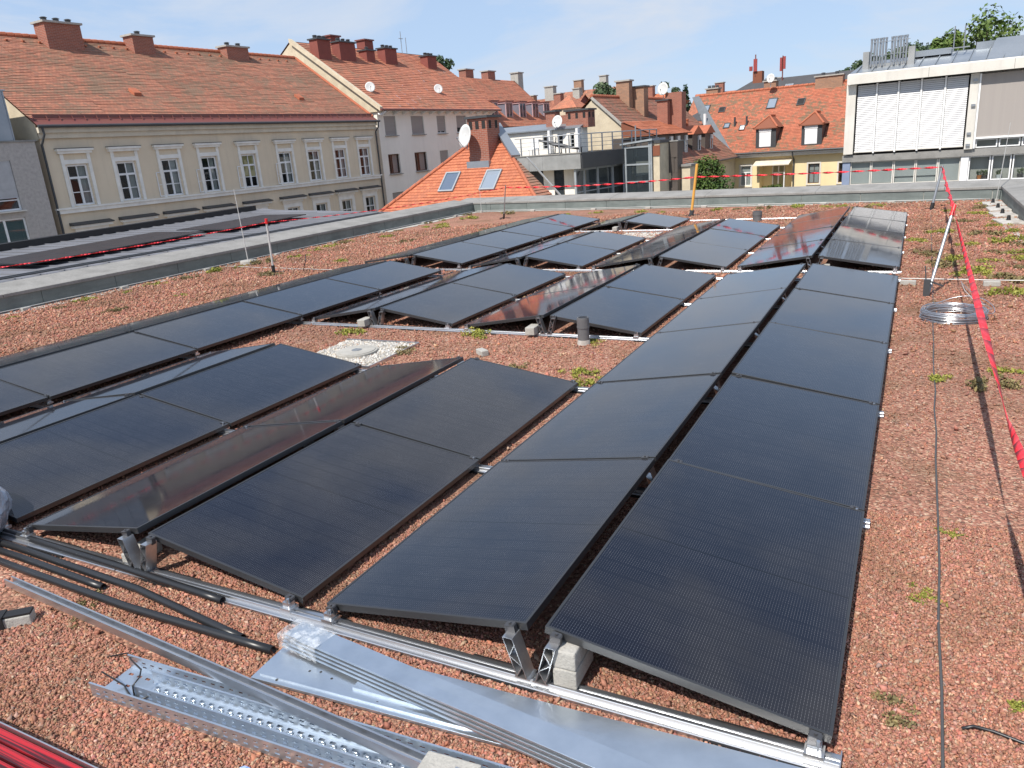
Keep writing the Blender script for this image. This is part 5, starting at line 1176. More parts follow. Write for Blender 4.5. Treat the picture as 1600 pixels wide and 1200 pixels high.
MB().box(-4.0, -3.5, .9, 1.4, 1.80, 1.86).build('seat', M['white_paint'], o); MB().box(-4.0, -3.5, 1.36, 1.42, 1.86, 2.35).build('backrest', M['white_paint'], o)
for x in (-3.98, -3.55):
    for y in (.93, 1.36): MB().box(x, x+.04, y, y+.04, 1.42, 1.80).build('leg', M['white_paint'], o)
o = thing('terrace_table', 'dark low table on the terrace floor', 'table', PP+(1.4,), math.radians(-5)); MB().box(-2.0, -.8, 1.2, 1.9, 1.72, 1.77).build('top', M['brown_clad'], o)
for x in (-1.95, -.9):
    for y in (1.25, 1.8): MB().box(x, x+.05, y, y+.05, 1.42, 1.72).build('leg', M['brown_clad'], o)
# ---- glass lift tower and dark clad block
t = house('glass_tower', 'glass lift tower with blue grey frame beside the penthouse', (-14.3, 44.1), 95)
f = MB()
for x in (-1.7, -1.55, .0, .12): f.box(x-.05, x+.05, -.06, .06, GZ, 1.62 if x < -1 else 1.76)
for z in (.46, -.57, -1.7, 1.48): f.box(-1.7, .1, -.05, .05, z-.05, z+.05)
f.box(-1.7, .17, -.04, 1.8, -2.9, -2.8).box(.08, .17, 1.7, 1.8, GZ, 1.7).box(-1.75, -1.65, 1.7, 1.8, GZ, 1.6); o = f.build('frame', M['grey_frame'], t)
for za, zb in ((-2.9, -1.75), (-1.65, -.62), (-.52, .41), (.51, 1.43)): g = MB().quad((-1.5, 0, za), (-.05, 0, za), (-.05, 0, zb), (-1.5, 0, zb)); g.build('pane', M['tower_glass'], t)
MB().quad((.13, .06, -2.9), (.13, 1.7, -2.9), (.13, 1.7, 1.5), (.13, .06, 1.5)).quad((-1.7, .06, -2.9), (-1.7, .06, 1.5), (-1.7, 1.7, 1.5), (-1.7, 1.7, -2.9)).build('side_pane', M['tower_glass'], t)
MB().box(-1.5, -.1, 1.2, 1.7, GZ, .9).build('lift_shaft', M['anthracite'], t); MB().box(-1.1, -.2, .5, .54, -.2, .62).build('poster', M['white_metal'], t)
MB().prism([(-1.85, -.2, 1.64), (.25, -.2, 1.80), (.25, -.2, 1.92), (-1.85, -.2, 1.72)], (0, 2.2, 0)).build('roof', M['grey_frame'], t)
MB().box(.2, .60, .1, 1.8, GZ, 1.62).build('side_wall', M['cream'], t); MB().box(.2, .64, .05, .098, .9, 1.5).build('red_panel', M['tile_bright'], t); MB().box(.18, .66, .04, 1.8, 1.622, 1.8).build('side_cap', M['anthracite'], t)
t = house('clad_block', 'dark brown clad block with a cream patch beside the glass tower', (-13.56, 45.65), 95)
MB().box(-.58, .56, .05, .9, GZ, 1.63).build('wall', M['brown_clad'], t)
for a, b, c, d, mm in ((-.58, -.2, .70, 1.6, 'brown_clad'), (-.19, .56, .70, 1.6, 'brown_clad'), (-.58, -.31, -.2, .69, 'brown_clad'), (-.30, .02, -.2, .69, 'brown_clad'), (.03, .33, -.2, .69, 'brown_clad'), (.47, .56, -.2, .69, 'brown_clad'),
    (-.52, -.24, -.72, -.21, 'cream'), (-.235, .14, -.72, -.21, 'cream'), (.15, .56, -.72, -.21, 'brown_clad'), (-.58, .56, -2.4, -.73, 'brown_clad')): MB().box(a, b, -.0, .049, c+.004, d-.004).build('cladding_panel', M[mm], t)
MB().box(-.6, .62, -.03, .95, 1.632, 1.70).build('roof_edge', M['coping'], t)
MB().box(.58, 1.15, .6, 1.6, GZ, .1).build('low_wall', M['cream'], t); MB().box(.57, 1.25, .5, 1.7, .102, .24).build('low_roof', M['coping'], t)

# ---- brown roofed house with cream gable, dormers on its right slope (its frame: x along the ridge away from us, y to the left)
BP = (-14.85, 49.6)
t = house('brown_roof_house', 'brown roofed house with bare cream gable and dark dormers', BP, 3)
# local frame: x = +Y of the world (along the eave), y = towards -X (across the house), right eave at y 0
zE, HALF = .20, 5.25; pE = math.atan(4.72/HALF)
gw = MB(); gw.ngon([(0, 0, GZ), (0, 0, zE-.1), (0, HALF, 4.75), (0, 2*HALF, zE-.1), (0, 2*HALF, GZ)]); gw.build('gable_wall', M['cream'], t)
MB().box(.02, 22, .02, 2*HALF-.02, GZ, zE-.15).build('wall', M['cream'], t)
PBn = slope_back(-.45, zE-.45*math.tan(pE), pE); SL = (HALF+.45)/math.cos(pE)
rf = MB(); tiled(rf, PBn, SL, cF(-.15), cF(17.2), .17, .19, .025, 900); ro = rf.build('roof', M['tile_brown'], t)
bk = slope_back(2*HALF+.45, zE-.45*math.tan(pE), pE, -1); mb = MB(); tiled(mb, bk, SL, cF(-.15), cF(22), .34, .19, .025, 950); sub(ro, 'left_slope', mb, M['tile_bright'])
rt = MB()
for k in range(40): rt.tube([(-.1+k*.42, HALF, 4.97), (.3+k*.42, HALF, 4.99)], .11, 8)
sub(ro, 'ridge_tiles', rt, M['ridge_tile'])
MB().tube([(-.2, -.52, zE-.38), (17, -.52, zE-.38)], .07, 8).build('gutter', M['anthracite'], t)
MB().obox((-.12, -.45, zE-.36), (-.12, HALF, 4.86), .10, .16).build('verge_band', M['concrete'], t)
def hole(nm, mb, mat): return mb.build(nm, mat, t)
for (x0, x1, yf, zt, orange, gab) in ((-1.0, 3.4, .62, 2.05, True, False), (3.5, 6.7, .62, 2.05, True, False), (7.6, 10.0, .62, 1.95, True, True), (10.9, 13.3, .62, 1.95, True, True)):
    dz_ = zE+yf*math.tan(pE)-.3; top_y = HALF-.15
    cheek = MB().box(x0+.1, x1-.1, yf, top_y-1.6, dz_, zt).build('dormer', M['brown_clad'], t)
    r = MB(); xm = (x0+x1)/2
    if gab:
        r.prism([(x0-.12, yf-.15, zt), (x1+.12, yf-.15, zt), (xm, yf-.15, zt+.62)], (0, 2.9, 0))
    else:
        tiled(r, slope_back(yf-.25, zt+.05, R(23)), 2.55, cF(x0-.12), cF(x1+.12), .17, .19, .025, 60); r.quad((x0-.12, yf-.25, zt+.02), (x1+.12, yf-.25, zt+.02), (x1+.12, yf+2.1, zt+.98), (x0-.12, yf+2.1, zt+.98)).tri((x1+.1, yf-.2, zt+.02), (x1+.1, yf+2.1, zt+.02), (x1+.1, yf+2.1, zt+.98)).tri((x0-.1, yf-.2, zt+.02), (x0-.1, yf+2.1, zt+.98), (x0-.1, yf+2.1, zt+.02))
    sub(cheek, 'dormer_roof', r, M['ridge_tile'] if gab else M['tile_bright'])
    window(t, x1-.95, x1-.35, dz_+.25, zt-.12, yf-.055, fw=.06, room=False, blind=.25, blind_mat=M['white_shutter'], name='dormer_window')
    if not gab: window(t, x0+.5, x0+1.1, dz_+.25, zt-.12, yf-.055, fw=.06, room=False, blind=.3, blind_mat=M['white_shutter'], name='dormer_window')
chimney(t, 4.7, 5.4, 4.4, 5.4, 3.5, 6.0, M['brick_old'], 0, cap_mat=M['concrete']); chimney(t, 5.6, 6.5, 3.6, 4.9, 3.4, 5.55, M['brick_old'], 0, cap_mat=M['anthracite'])
chimney(t, 6.0, 6.6, 1.95, 2.75, 2.0, 4.45, M['brick'], 0, cap_mat=M['anthracite']); chimney(t, 6.7, 7.7, 1.1, 2.35, 1.8, 5.0, M['brick'], 0, cap=False)
MB().cyl(9.5, 1.6, 1.6, 3.1, .12, 10).cyl(9.5, 1.6, 3.0, 3.12, .16, 10).build('vent_pipe', M['ridge_tile'], t)
skylight(t, PBn, 5.7, 6.4, 3.4, 4.3)
dish('white satellite dish on the chimney of the brown roofed house', -17.0, 56.4, 4.6, .46, 190, 12, mast=.7)

# ---- yellow house
YP = (-11.14, 67.1)
t = house('yellow_house', 'yellow house with lichened orange roof, two dormers and a balcony', YP, 98)
ops = [(-2.34, -1.42, -2.66, -1.0), (-.68, 2.02, -3.15, -1.05), (3.32, 4.22, -2.64, -1.07), (5.7, 6.6, -2.64, -1.12)]
mb = MB()
wall_open(mb, -3.2, 9, GZ, -.30, 0, [ops[0], ops[2], ops[3]], .14)
# the balcony niche, cut as a deep opening
mb = MB(); wall_open(mb, -3.2, 9, GZ, -.30, 0, ops, .14)
mb.quad((-3.2, 0, GZ), (-3.2, 6, GZ), (-3.2, 6, -.3), (-3.2, 0, -.3)); mb.build('wall', M['yellow'], t)
nb_ = MB(); a, b, c, d = ops[1]; y0, y1 = .14, 1.1
nb_.quad((a, y0, c), (a, y1, c), (a, y1, d), (a, y0, d)).quad((b, y0, c), (b, y0, d), (b, y1, d), (b, y1, c)).quad((a, y1, c), (b, y1, c), (b, y1, d), (a, y1, d)).quad((a, y0, d), (b, y0, d), (b, y1, d), (a, y1, d)).quad((a, y0, c), (b, y0, c), (b, y1, c), (a, y1, c)); nb_.build('balcony_niche', M['yellow'], t)
MB().box(-3.3, 9.1, -.50, -.003, -.32, -.16).box(-3.3, 9.1, -.62, -.003, -.158, .02).build('cornice', M['white_metal'], t)
MB().tube([(-3.6, -.70, .06), (9.1, -.70, .02)], .075, 8).build('gutter', M['anthracite'], t)
P45 = slope_back(-.66, .02, R(44.5)); SLY = 7.4
rf = MB(); tiled(rf, P45, SLY, lambda s: -3.0-s*.70, lambda s: 9.2, .17, .19, .026, 1200); ro = rf.build('roof', M['tile_mossy'], t)
bk = slope_back(9.9, .02, R(44.5), -1); mb = MB().quad(bk(-8, 0), bk(-8, 7.4), bk(9.2, 7.4), bk(9.2, 0)); sub(ro, 'back_slope', mb, M['tile_brown'])
rt = MB(); ap = P45(0, SLY)
for k in range(42): rt.tube([(-8.2+k*.42, ap[1], ap[2]+.03), (-7.8+k*.42, ap[1], ap[2]+.05)], .12, 8)
sub(ro, 'ridge_tiles', rt, M['ridge_tile'])
vz = MB(); 
A, Bq = Vector(P45(-3.05, .0, .06)), Vector(P45(-8.1, 7.3, .06)); vz.prism([A+Vector((-1.3, 0, -.04)), A+Vector((.25, 0, .04)), Bq+Vector((.2, 0, .04)), Bq+Vector((-.45, 0, -.02))], (0, -.02, .05)); vz.build('valley_sheet', M['valley'], t)
for (u0_, u1_) in ((-.98, .70), (2.76, 4.36)):
    zb, zt_ = .40, 2.0; yf = -.3
    d = MB().box(u0_, u1_, yf, 1.9, zb-.1, zt_).build('dormer', M['anthracite'], t)
    uc = (u0_+u1_)/2-.05
    sh = MB().box(uc-.48, uc+.48, yf-.03, yf-.003, zb+.1, zt_-.08); sub(d, 'roller_shutter', sh, M['white_shutter'])
    sc2 = MB().box(uc-.52, uc+.52, yf-.06, yf-.003, zt_-.30, zt_-.06); sub(d, 'shutter_case', sc2, M['white_paint'])
    r = MB(); e0, e1 = u0_-.16, u1_+.16; um = (u0_+u1_)/2-.1
    r.tri((e0, yf-.2, zt_), (e1, yf-.2, zt_), (um, .9, zt_+.95)).tri((e0, yf-.2, zt_), (um, .9, zt_+.95), (e0, 2.0, zt_)).tri((e1, yf-.2, zt_), (e1, 2.0, zt_), (um, .9, zt_+.95)).quad((um, .9, zt_+.95), (um, 2.6, zt_+.95), (e0, 2.0, zt_), (e0, 1.9, zt_)).quad((um, .9, zt_+.95), (e1, 1.9, zt_), (e1, 2.0, zt_), (um, 2.6, zt_+.95))
    r.quad((e0, yf-.2, zt_), (e0, yf-.2, zt_-.07), (e1, yf-.2, zt_-.07), (e1, yf-.2, zt_)).quad((e0, yf-.2, zt_-.07), (e0, 2, zt_-.07), (e1, 2, zt_-.07), (e1, yf-.2, zt_-.07))
    sub(d, 'dormer_roof', r, M['tile_bright'])
    hz_ = MB().tube([(e1, yf-.2, zt_+.03), (um, .9, zt_+.98), (um, 2.4, zt_+.98)], .09, 8).tube([(e0, yf-.2, zt_+.03), (um, .9, zt_+.98)], .08, 8); sub(d, 'dormer_ridge', hz_, M['ridge_tile'])
for (u, s, w_, h_, mm) in ((-7.2, 4.9, .75, 1.25, 'skylight'), (-5.5, 5.1, .6, .6, 'interior'), (-4.5, 3.1, .55, .6, 'skylight'), (-3.0, 2.7, .5, .6, 'white_shutter'), (-1.2, 5.0, .8, 1.2, 'skylight'), (1.35, 5.1, .65, .75, 'interior')):
    skylight(t, P45, u, u+w_, s, s+h_, M[mm], M['anthracite'])
for u in (-3.5, -2.45): MB().tube([P45(u, 3.3, 0), Vector(P45(u, 3.3, 0))+Vector((0, 0, .75))], .09, 8).build('vent_pipe', M['anthracite'], t)
MB().cyl(-6.35, 2.0, 1.8, 3.6, .14, 10).build('flue_pipe', M['white_paint'], t)
for (u, u1_, y, zt_) in ((-7.3, -6.2, 4.7, 5.75), (-2.0, -.95, 4.75, 5.85), (2.5, 4.7, 4.2, 5.75)): chimney(t, u, u1_, y, y+.75, 3.9, zt_, M['brick_old'], 2 if u > 0 else 3, cap_mat=M['concrete'])
for (u, u1_, y) in ((-7.33, -6.17, 4.6), (-2.05, -.9, 4.65), (2.45, 4.75, 4.1)): MB().box(u, u1_, y, y+.1, 4.3, 4.66).build('chimney_flashing', M['anthracite'], t)
MB().tube([(2.17, -.62, .0), (2.17, -.55, -.3), (2.17, -.10, -.65), (2.17, -.10, GZ)], .06, 8).build('downpipe', M['anthracite'], t)
def trim(o, a, b, c, d, w_=.12): sub(o, 'surround', MB().box(a-w_, a, -.03, -.003, c-.05, d+w_).box(b, b+w_, -.03, -.003, c-.05, d+w_).box(a, b, -.03, -.003, d, d+w_).box(a-w_, b+w_, -.08, -.003, c-.14, c-.051), M['white_metal'])
o = window(t, *ops[0], .05, bars=(('h', -1.55, -2.28, -1.48, .08), ('v', -1.88, -2.6, -1.6, .08)), curtain=[(.05, .95)]); trim(o, *ops[0])
o = window(t, *ops[2], .05, frame=M['brown_frame'], bars=(('h', -1.62), ('v', 3.77)), curtain=[(.1, .95)]); trim(o, *ops[2])
o = window(t, *ops[3], .05, frame=M['brown_frame'], bars=(('h', -1.62), ('v', 6.1))); trim(o, *ops[3])
window(t, .08, 1.14, -3.1, -1.08, 1.03, bars=(('h', -1.72, .14, 1.08, .10), ('v', .61, -3.1, -1.1, .12)), fw=.09, room=False, name='balcony_door')
MB().prism([(-.95, -1.1, -1.02), (-.95, -1.1, -.95), (-.95, -.003, -.55), (-.95, -.003, -.63)], (3.0, 0, 0)).build('canopy', M['cornice'], t)
MB().box(-.75, 2.1, -.9, -.003, -3.3, -3.12).box(-.75, 2.1, -.9, -.84, -3.12, -2.85).build('balcony', M['white_metal'], t)
MB().tube([(1.62, -.8, -3.1), (1.62, -.8, -1.6)], .05, 8).build('folded_umbrella', M['white_paint'], t)
# ---- dark roofed house behind with red rooftop antennas
t = house('dark_roof_house', 'large house with dark shingle roof behind the yellow house', (-18.69, 96.5), 95)
MB().box(-4.5, 14, 1, 12, GZ, 3.6).build('wall', M['white_wall'], t)
Pd = slope_back(-1.2, 3.4, R(40)); rf = MB(); rf.quad(Pd(-7.6, 0), Pd(14.5, 0), Pd(14.5, 6.5), Pd(-.2, 6.5)); rf.quad(Pd(-7.6, 0), Pd(-.2, 6.5), (-.2, 8.6, 7.58), (-7.6, 12, 3.4)); rf.quad(Pd(-.2, 6.5), Pd(14.5, 6.5), (14.5, 8.6, 7.58), (-.2, 8.6, 7.58)); rf.quad((-.2, 8.6, 7.58), (14.5, 8.6, 7.58), (14.5, 12, 3.4), (-7.6, 12, 3.4)); rf.build('roof', M['slate'], t)
for (u, s) in ((-1.2, 3.6), (4.0, 4.1), (7.5, 4.3), (11.2, 4.5)): skylight(t, Pd, u, u+.9, s, s+1.0, M['skylight'], M['grey_frame'])
MB().box(-.1, 1.0, 3.4, 4.4, 6.4, 8.6).build('chimney', M['tile_bright'], t)
t = thing('rooftop_antenna', 'red mobile antenna mast on the red box, left of two', 'antenna', (-18.2, 99.9, 8.0))
MB().tube([(0, 0, 8.0), (0, 0, 10.5)], .07, 8).build('mast', M['red_metal'], t); MB().box(-.2, .22, -.25, -.05, 8.6, 10.0).box(-.7, -.35, -.2, .1, 8.7, 9.2).build('antenna_panel', M['antenna_red'], t)
t = thing('rooftop_antenna', 'red mobile antenna mast behind the dish, right of two', 'antenna', (-15.0, 99.6, 7.0))
MB().tube([(0, 0, 6.8), (0, 0, 10.0)], .07, 8).build('mast', M['red_metal'], t); MB().box(-.3, -.06, -.25, -.05, 8.3, 9.8).box(.08, .34, -.22, -.02, 8.5, 9.9).build('antenna_panel', M['antenna_red'], t)
dish('white satellite dish beside the middle chimney of the yellow house roof', -11.7, 70.9, 5.3, .38, 190, 12, mast=.75)

# ---- modern white building on the right
MP = (.51, 37.84)
t = house('modern_building', 'modern white building with blinds, fabric screen and zinc roof', MP, 94)
MB().box(-3.5, 14, .30, 12, GZ, 3.65).build('wall', M['white_metal'], t)
MB().prism([(-3.45, -.62, 3.60), (-3.45, -.62, 4.0), (-3.40, -.55, 4.05), (-3.40, .32, 4.1), (-3.45, .32, 3.64)], (18, 0, 0)).build('fascia', M['white_metal'], t)
zr = [(-3.4, -.5, 4.06), (14, -.5, 4.02), (14, 1.6, 4.62), (-3.0, 1.6, 4.62)]
MB().quad(*zr).box(-3.0, 14, 1.6, 6, 4.0, 4.60).box(.2, 1.45, 1.58, 5.9, 4.601, 4.66).build('roof', M['zinc'], t)
MB().prism([(1.9, -.35, 4.05), (14, -.35, 4.05), (14, 1.5, 4.95), (2.15, 1.5, 4.95)], (0, .1, .05)).build('upper_roof', M['zinc'], t)
MB().box(1.42, 14, 1.55, 6, 4.58, 4.92).build('upper_roof_body', M['zinc'], t)
MB().box(-1.0, .5, 1.0, 5.8, 4.55, 4.80).build('roof_step', M['zinc'], t)
for k in range(24): u = -3.1+.62*k; MB().obox((u, -.52, 4.09), (u+.10, 1.58, 4.66), .025, .05).build('roof_seam', M['zinc'], t)
o = MB().box(-2.95, -2.70, .1, .5, 4.15, 4.95).box(-1.12, -.86, .1, .5, 4.15, 4.98).box(-2.95, -.86, .18, .42, 4.15, 4.40).build('chimney', M['fascia'], t)
for k in range(13):
    if k == 6: continue
    u = -2.62+.118*k; sub(o, 'flue_pipe', MB().cyl(u, .15+.06*(k % 2), 4.3, 5.42-.015*(k % 3), .045, 10).cyl(u, .15+.06*(k % 2), 5.40, 5.47, .055, 10), M['grey_metal'])
sub(o, 'brace', MB().box(-2.66, -1.08, .13, .15, 5.28, 5.31).box(-2.66, -1.08, .13, .15, 4.75, 4.77), M['grey_metal'])
o = MB().tube([(.58, .8, 4.6), (.58, .8, 5.62)], .028, 6).tube([(.97, .8, 4.6), (.97, .8, 5.62)], .028, 6).box(.3, 1.2, .78, .82, 4.72, 4.76).build('antenna_mast', M['grey_metal'], t)
jm = MB()
for u in (-.2, 2.9, 6.0, 9.1): jm.box(u-.008, u+.008, -.624, -.619, 3.61, 4.0)
jm.build('fascia_joint', M['coping'], t)
MB().box(-3.5, -3.10, -.28, .298, .56, 3.60).build('column', M['white_metal'], t); MB().box(1.38, 1.70, -.28, .298, .50, 3.58).build('column', M['white_metal'], t)
bx = [-3.08, -2.24, -1.36, -.46, .46, 1.36]
for a, b in zip(bx[:-1], bx[1:]):
    m_ = MB(); z = .66; n = 37
    for k in range(n):
        zz = .66+2.88*k/n; m_.quad((a+.05, -.20, zz), (b-.05, -.20, zz), (b-.05, -.166, zz+.069), (a+.05, -.166, zz+.069)); m_.quad((a+.05, -.166, zz+.069), (b-.05, -.166, zz+.069), (b-.05, -.153, zz+.063), (a+.05, -.153, zz+.063))
    o = m_.build('venetian_blind', M['blind_slat'], t, solid=.003)
    g = MB().tube([(a+.18, -.205, .62), (a+.18, -.17, 3.56)], .006, 5).tube([(b-.18, -.205, .62), (b-.18, -.17, 3.56)], .006, 5).box(a+.03, b-.03, -.22, -.12, .61, .66); sub(o, 'bottom_rail', g, M['white_metal'])
for u in bx[1:-1]: MB().box(u-.035, u+.035, -.25, -.08, .56, 3.58).build('guide_rail', M['white_paint'], t)
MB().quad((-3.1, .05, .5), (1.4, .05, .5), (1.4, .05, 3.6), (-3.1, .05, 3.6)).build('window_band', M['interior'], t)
sc_mb = MB(); n = 30
for k in range(n):
    x0, x1 = 1.78+11*k/n, 1.78+11*(k+1)/n; sc_mb.quad((x0, -.22+.008*math.sin(k), .98), (x1, -.22+.008*math.sin(k+1), .98), (x1, -.22, 3.52), (x0, -.22, 3.52))
o = sc_mb.build('fabric_screen', M['screen'], t); sub(o, 'bottom_rail', MB().box(1.74, 12.8, -.26, -.18, .90, .98), M['white_paint']); sub(o, 'side_rail', MB().box(1.71, 1.78, -.28, -.16, .52, 3.55), M['white_paint'])
for a, b in ((1.80, 2.60), (2.66, 3.42), (3.48, 4.4), (4.46, 5.4)): window(t, a, b, .53, .88, -.1, fw=.045, room=False)
for u, z in ((1.56, 3.30), (1.56, 2.30), (1.5, 1.15), (1.5, .68)): MB().box(u-.07, u+.09, -.36, -.285, z-.05, z+.05).build('screen_bracket', M['grey_metal'], t)
MB().box(-3.55, 14, -.16, .29, .20, .50).build('grey_band', M['coping'], t)
MB().box(-3.5, 14, -.12, .29, -1.6, -.86).build('lower_wall', M['coping'], t); MB().box(-3.53, -3.2, -.1, .29, -.858, .198).build('blue_panel', M['blue_panel'], t)
MB().box(1.31, 1.60, -.11, .29, -.858, .198).build('light_panel', M['white_shutter'], t)
lw = [-3.2, -2.30, -1.36, -.46, .43, 1.31]
M['inner_blind'] = pm('grey inner blind', (.46, .46, .445), .8, col2=(.38, .38, .365), scale=.5, stretch=(1, 1, .3))
for i, (a, b) in enumerate(zip(lw[:-1], lw[1:])):
    o = window(t, a+.01, b-.01, -.86, .19, .0, fw=.045, room=False, frame=M['white_metal'], pane=M['clear_glass'])
    sub(o, 'blind', MB().quad((a+.05, .06, -.55 if i in (2, 3) else -.8), (b-.05, .06, -.55 if i in (2, 3) else -.8), (b-.05, .07, .15), (a+.05, .07, .15)).quad((a+.03, .12, -.86), (b-.03, .12, -.86), (b-.03, .12, .15), (a+.03, .12, .15)), M['inner_blind'])
for a, b in ((1.61, 2.43), (2.47, 3.19), (3.24, 4.05), (4.1, 5.0)): window(t, a, b, -.86, .19, .0, fw=.05, frame=M['white_paint'])
def plant(label, u, pot, seed, h=.3, loc_y=.14):
    th = thing('potted_plant', label, 'potted plant', (MP[0]+u*.9976+loc_y*.07, MP[1]-u*.0698+loc_y, -.81), 0, 'pot plants on the window sill')
    th['_z'] = 0.0
    MB().cyl(0, 0, 0, .16, .08, 12, .10).build('pot', pot, th)
    me = leaf_mesh('foliage', M['leaf_light'], [(0, 0, .25, .13, .08, .10), (.06, 0, .33, .08, .06, .08), (-.06, 0, .3, .08, .06, .08)], 90, .035, seed); o = bpy.data.objects.new('foliage', me); COL.objects.link(o); o.parent = th
plant('potted plant in an orange pot behind the window', 2.06, M['terracotta'], 1); plant('potted plant in a white pot in the middle plant window', 2.78, M['white_paint'], 2); plant('potted plant at the window on the right photo edge', 3.55, M['brown_clad'], 3); plant('small plant in a brown pot right of the orange pot', 2.27, M['brown_clad'], 4)

# ---- far houses, tower and chimneys between the rows
def simple_house(label, x, y, az, L, W_, z0, pitch, mat, wall, chims=(), cname='far_house'):
    t = house(cname, label, (x, y), az); p = R(pitch); rise = W_/2*math.tan(p)
    MB().box(0, L, 0, W_, GZ, z0).build('wall', wall, t)
    for sg, nm in ((1, 'front_slope'), (-1, 'back_slope')):
        P_ = slope_back(-.4 if sg > 0 else W_+.4, z0-.4*math.tan(p), p, sg); mb = MB(); tiled(mb, P_, (W_/2+.4)/math.cos(p), cF(-.2), cF(L+.2), .3, .25, .03, 40); mb.build(nm, mat, t)
    MB().ngon([(-.01, 0, z0), (-.01, W_, z0), (-.01, W_/2, z0+rise)]).ngon([(L+.01, 0, z0), (L+.01, W_/2, z0+rise), (L+.01, W_, z0)]).build('gable_wall', wall, t)
    for (u, y0, w_, zt, mm) in chims: chimney(t, u, u+w_, y0, y0+.8, z0, zt, M[mm], 0, cap_mat=M['concrete'])
    return t
simple_house('far reddish house with many chimneys behind the dormer house', -45.6, 84, 97, 9.5, 9, 4.4, 33, M['tile_brown'], M['chimney_red'],
    ((.2, 3.2, 1.0, 8.0, 'brick_old'), (2.4, 2.5, 1.3, 7.7, 'brick_old'), (4.4, 4.0, 1.2, 8.6, 'concrete'), (6.5, 2.6, .9, 7.6, 'brick'), (8.4, 3.8, .9, 8.0, 'concrete')))
simple_house('far small orange roofed house behind the cream gable', -33.5, 84, 95, 7.5, 8, 3.2, 40, M['tile_bright'], M['cream'], ((4.6, 3.2, 1.6, 7.4, 'brick'),))
simple_house('far brick house behind the brown roofed house', -46, 100, 95, 9, 10, 5.4, 35, M['tile_old'], M['cream'], ((2, 4, 1.2, 10.2, 'brick_old'), (6, 4, 1.0, 10.4, 'concrete')))
simple_house('long orange roofed house far behind the chimneys', -30, 112, 95, 16, 10, 3.5, 38, M['tile_white_house'], M['cream'], ((3, 4, 1.2, 8.6, 'brick'), (11, 4, 1.2, 8.4, 'brick')))
t = house('small_tower', 'small cream stair tower with orange pyramid roof', (-31.7, 71.0), 95)
MB().box(-.85, 1.75, 0, 2.6, GZ, 5.3).build('wall', M['cream'], t)
pr = MB(); 
for a, b in (((-1.0, -.15), (1.9, -.15)), ((1.9, -.15), (1.9, 2.75)), ((1.9, 2.75), (-1.0, 2.75)), ((-1.0, 2.75), (-1.0, -.15))): pr.tri((*a, 5.28), (*b, 5.28), (.45, 1.3, 6.55), uv=[(0, 0), (12, 0), (6, 12)])
pr.build('roof', M['tile_white_house'], t)

# ---- trees, bush, conifer, hill
def tree(name, label, cat, x, y, h, blobs, mat, n, size, seed, trunk=.2, group=None, zb=GZ):
    t = thing(name, label, cat, (x, y, zb), 0, group); t['_z'] = 0.0; t['_tree'] = 1
    mb = MB(); mb.tube([(0, 0, 0), (.1*trunk, .1, h*.35), (0, .05, h*.62)], [trunk, trunk*.75, trunk*.4], 10)
    r_ = random.Random(seed)
    for b in blobs: mb.tube([(0, .05, h*.45), (b[0]*.5, b[1]*.5, (h*.5+b[2])*.5), (b[0], b[1], b[2])], [trunk*.4, trunk*.25, trunk*.08], 7)
    mb.build('trunk', M['bark'], t)
    me = leaf_mesh('crown', mat, blobs, n, size, seed); o = bpy.data.objects.new('crown', me); COL.objects.link(o); o.parent = t
    return t
def crown(h, rad, n, seed, zs=(.55, .98), tall=1.0):
    r_ = random.Random(seed); out_ = []
    for _ in range(n):
        f = r_.uniform(*zs); q = rad*math.sqrt(max(.05, 1-((f-.68)/.36)**2))*r_.uniform(.35, .95); a = r_.uniform(0, 6.3); s = rad*r_.uniform(.22, .42)
        out_.append((q*math.cos(a), q*math.sin(a), h*f, s, s, s*.8*tall))
    return out_
h_ = 12.6
tree('bush_tree', 'rounded green leafy tree in front of the yellow house', 'tree', -13.0, 53.2, h_, [(0, 0, 11.2, 1.25, 1.0, 1.0), (-.95, .1, 10.4, 1.0, .9, .9), (.85, 0, 10.3, 1.05, .9, .9), (.1, -.2, 12.0, .8, .7, .6), (-.6, 0, 11.8, .55, .5, .5), (1.35, .1, 9.7, .7, .7, .7), (-1.55, 0, 9.6, .65, .7, .8), (.2, -.4, 9.6, 1.3, .8, .9), (.7, .2, 11.5, .6, .5, .5), (-.2, -.2, 10.4, 1.4, .9, .9)], M['leaf'], 6200, .085, 5, .14)
for i, (x, y, h, rad) in enumerate(((3.3, 60, 20.3, 2.7), (6.0, 61.5, 19.2, 3.0), (1.15, 59, 19.2, 1.5), (9.2, 63, 19.8, 2.8))):
    tree('broadleaf_tree', ['tall light green tree rising behind the zinc roof, highest crown', 'bushy green tree behind the zinc roof at the right photo edge', 'green tree behind the paired antenna masts', 'green tree beyond the right photo edge'][i], 'tree', x, y, h, crown(h, rad, 34, 20+i, (.62, .98), 1.5), M['leaf_light'], 8200, .13, 30+i, .3, 'trees behind the modern building')
tree('broadleaf_tree', 'low tree crown behind the flue pipes of the zinc roof', 'tree', -1.1, 62, 19.0, crown(19.0, 1.3, 14, 40, (.8, .97)), M['leaf_light'], 2200, .13, 41, .25, 'trees behind the modern building')
def conifer(label, x, y, h, seed):
    bl = []; r_ = random.Random(seed)
    for k in range(22):
        f = k/22; q = (1-f)*2.2; 
        for a in range(3): an = r_.uniform(0, 6.3); bl.append((q*.5*math.cos(an), q*.5*math.sin(an), h*(.45+.54*f), .25+q*.42, .25+q*.42, .45))
    tree('conifer_tree', label, 'tree', x, y, h, bl, M['leaf_dark'], 3600, .16, seed, .25)
conifer('dark conifer rising behind the far roofs', -27.6, 103, 20.6, 3)
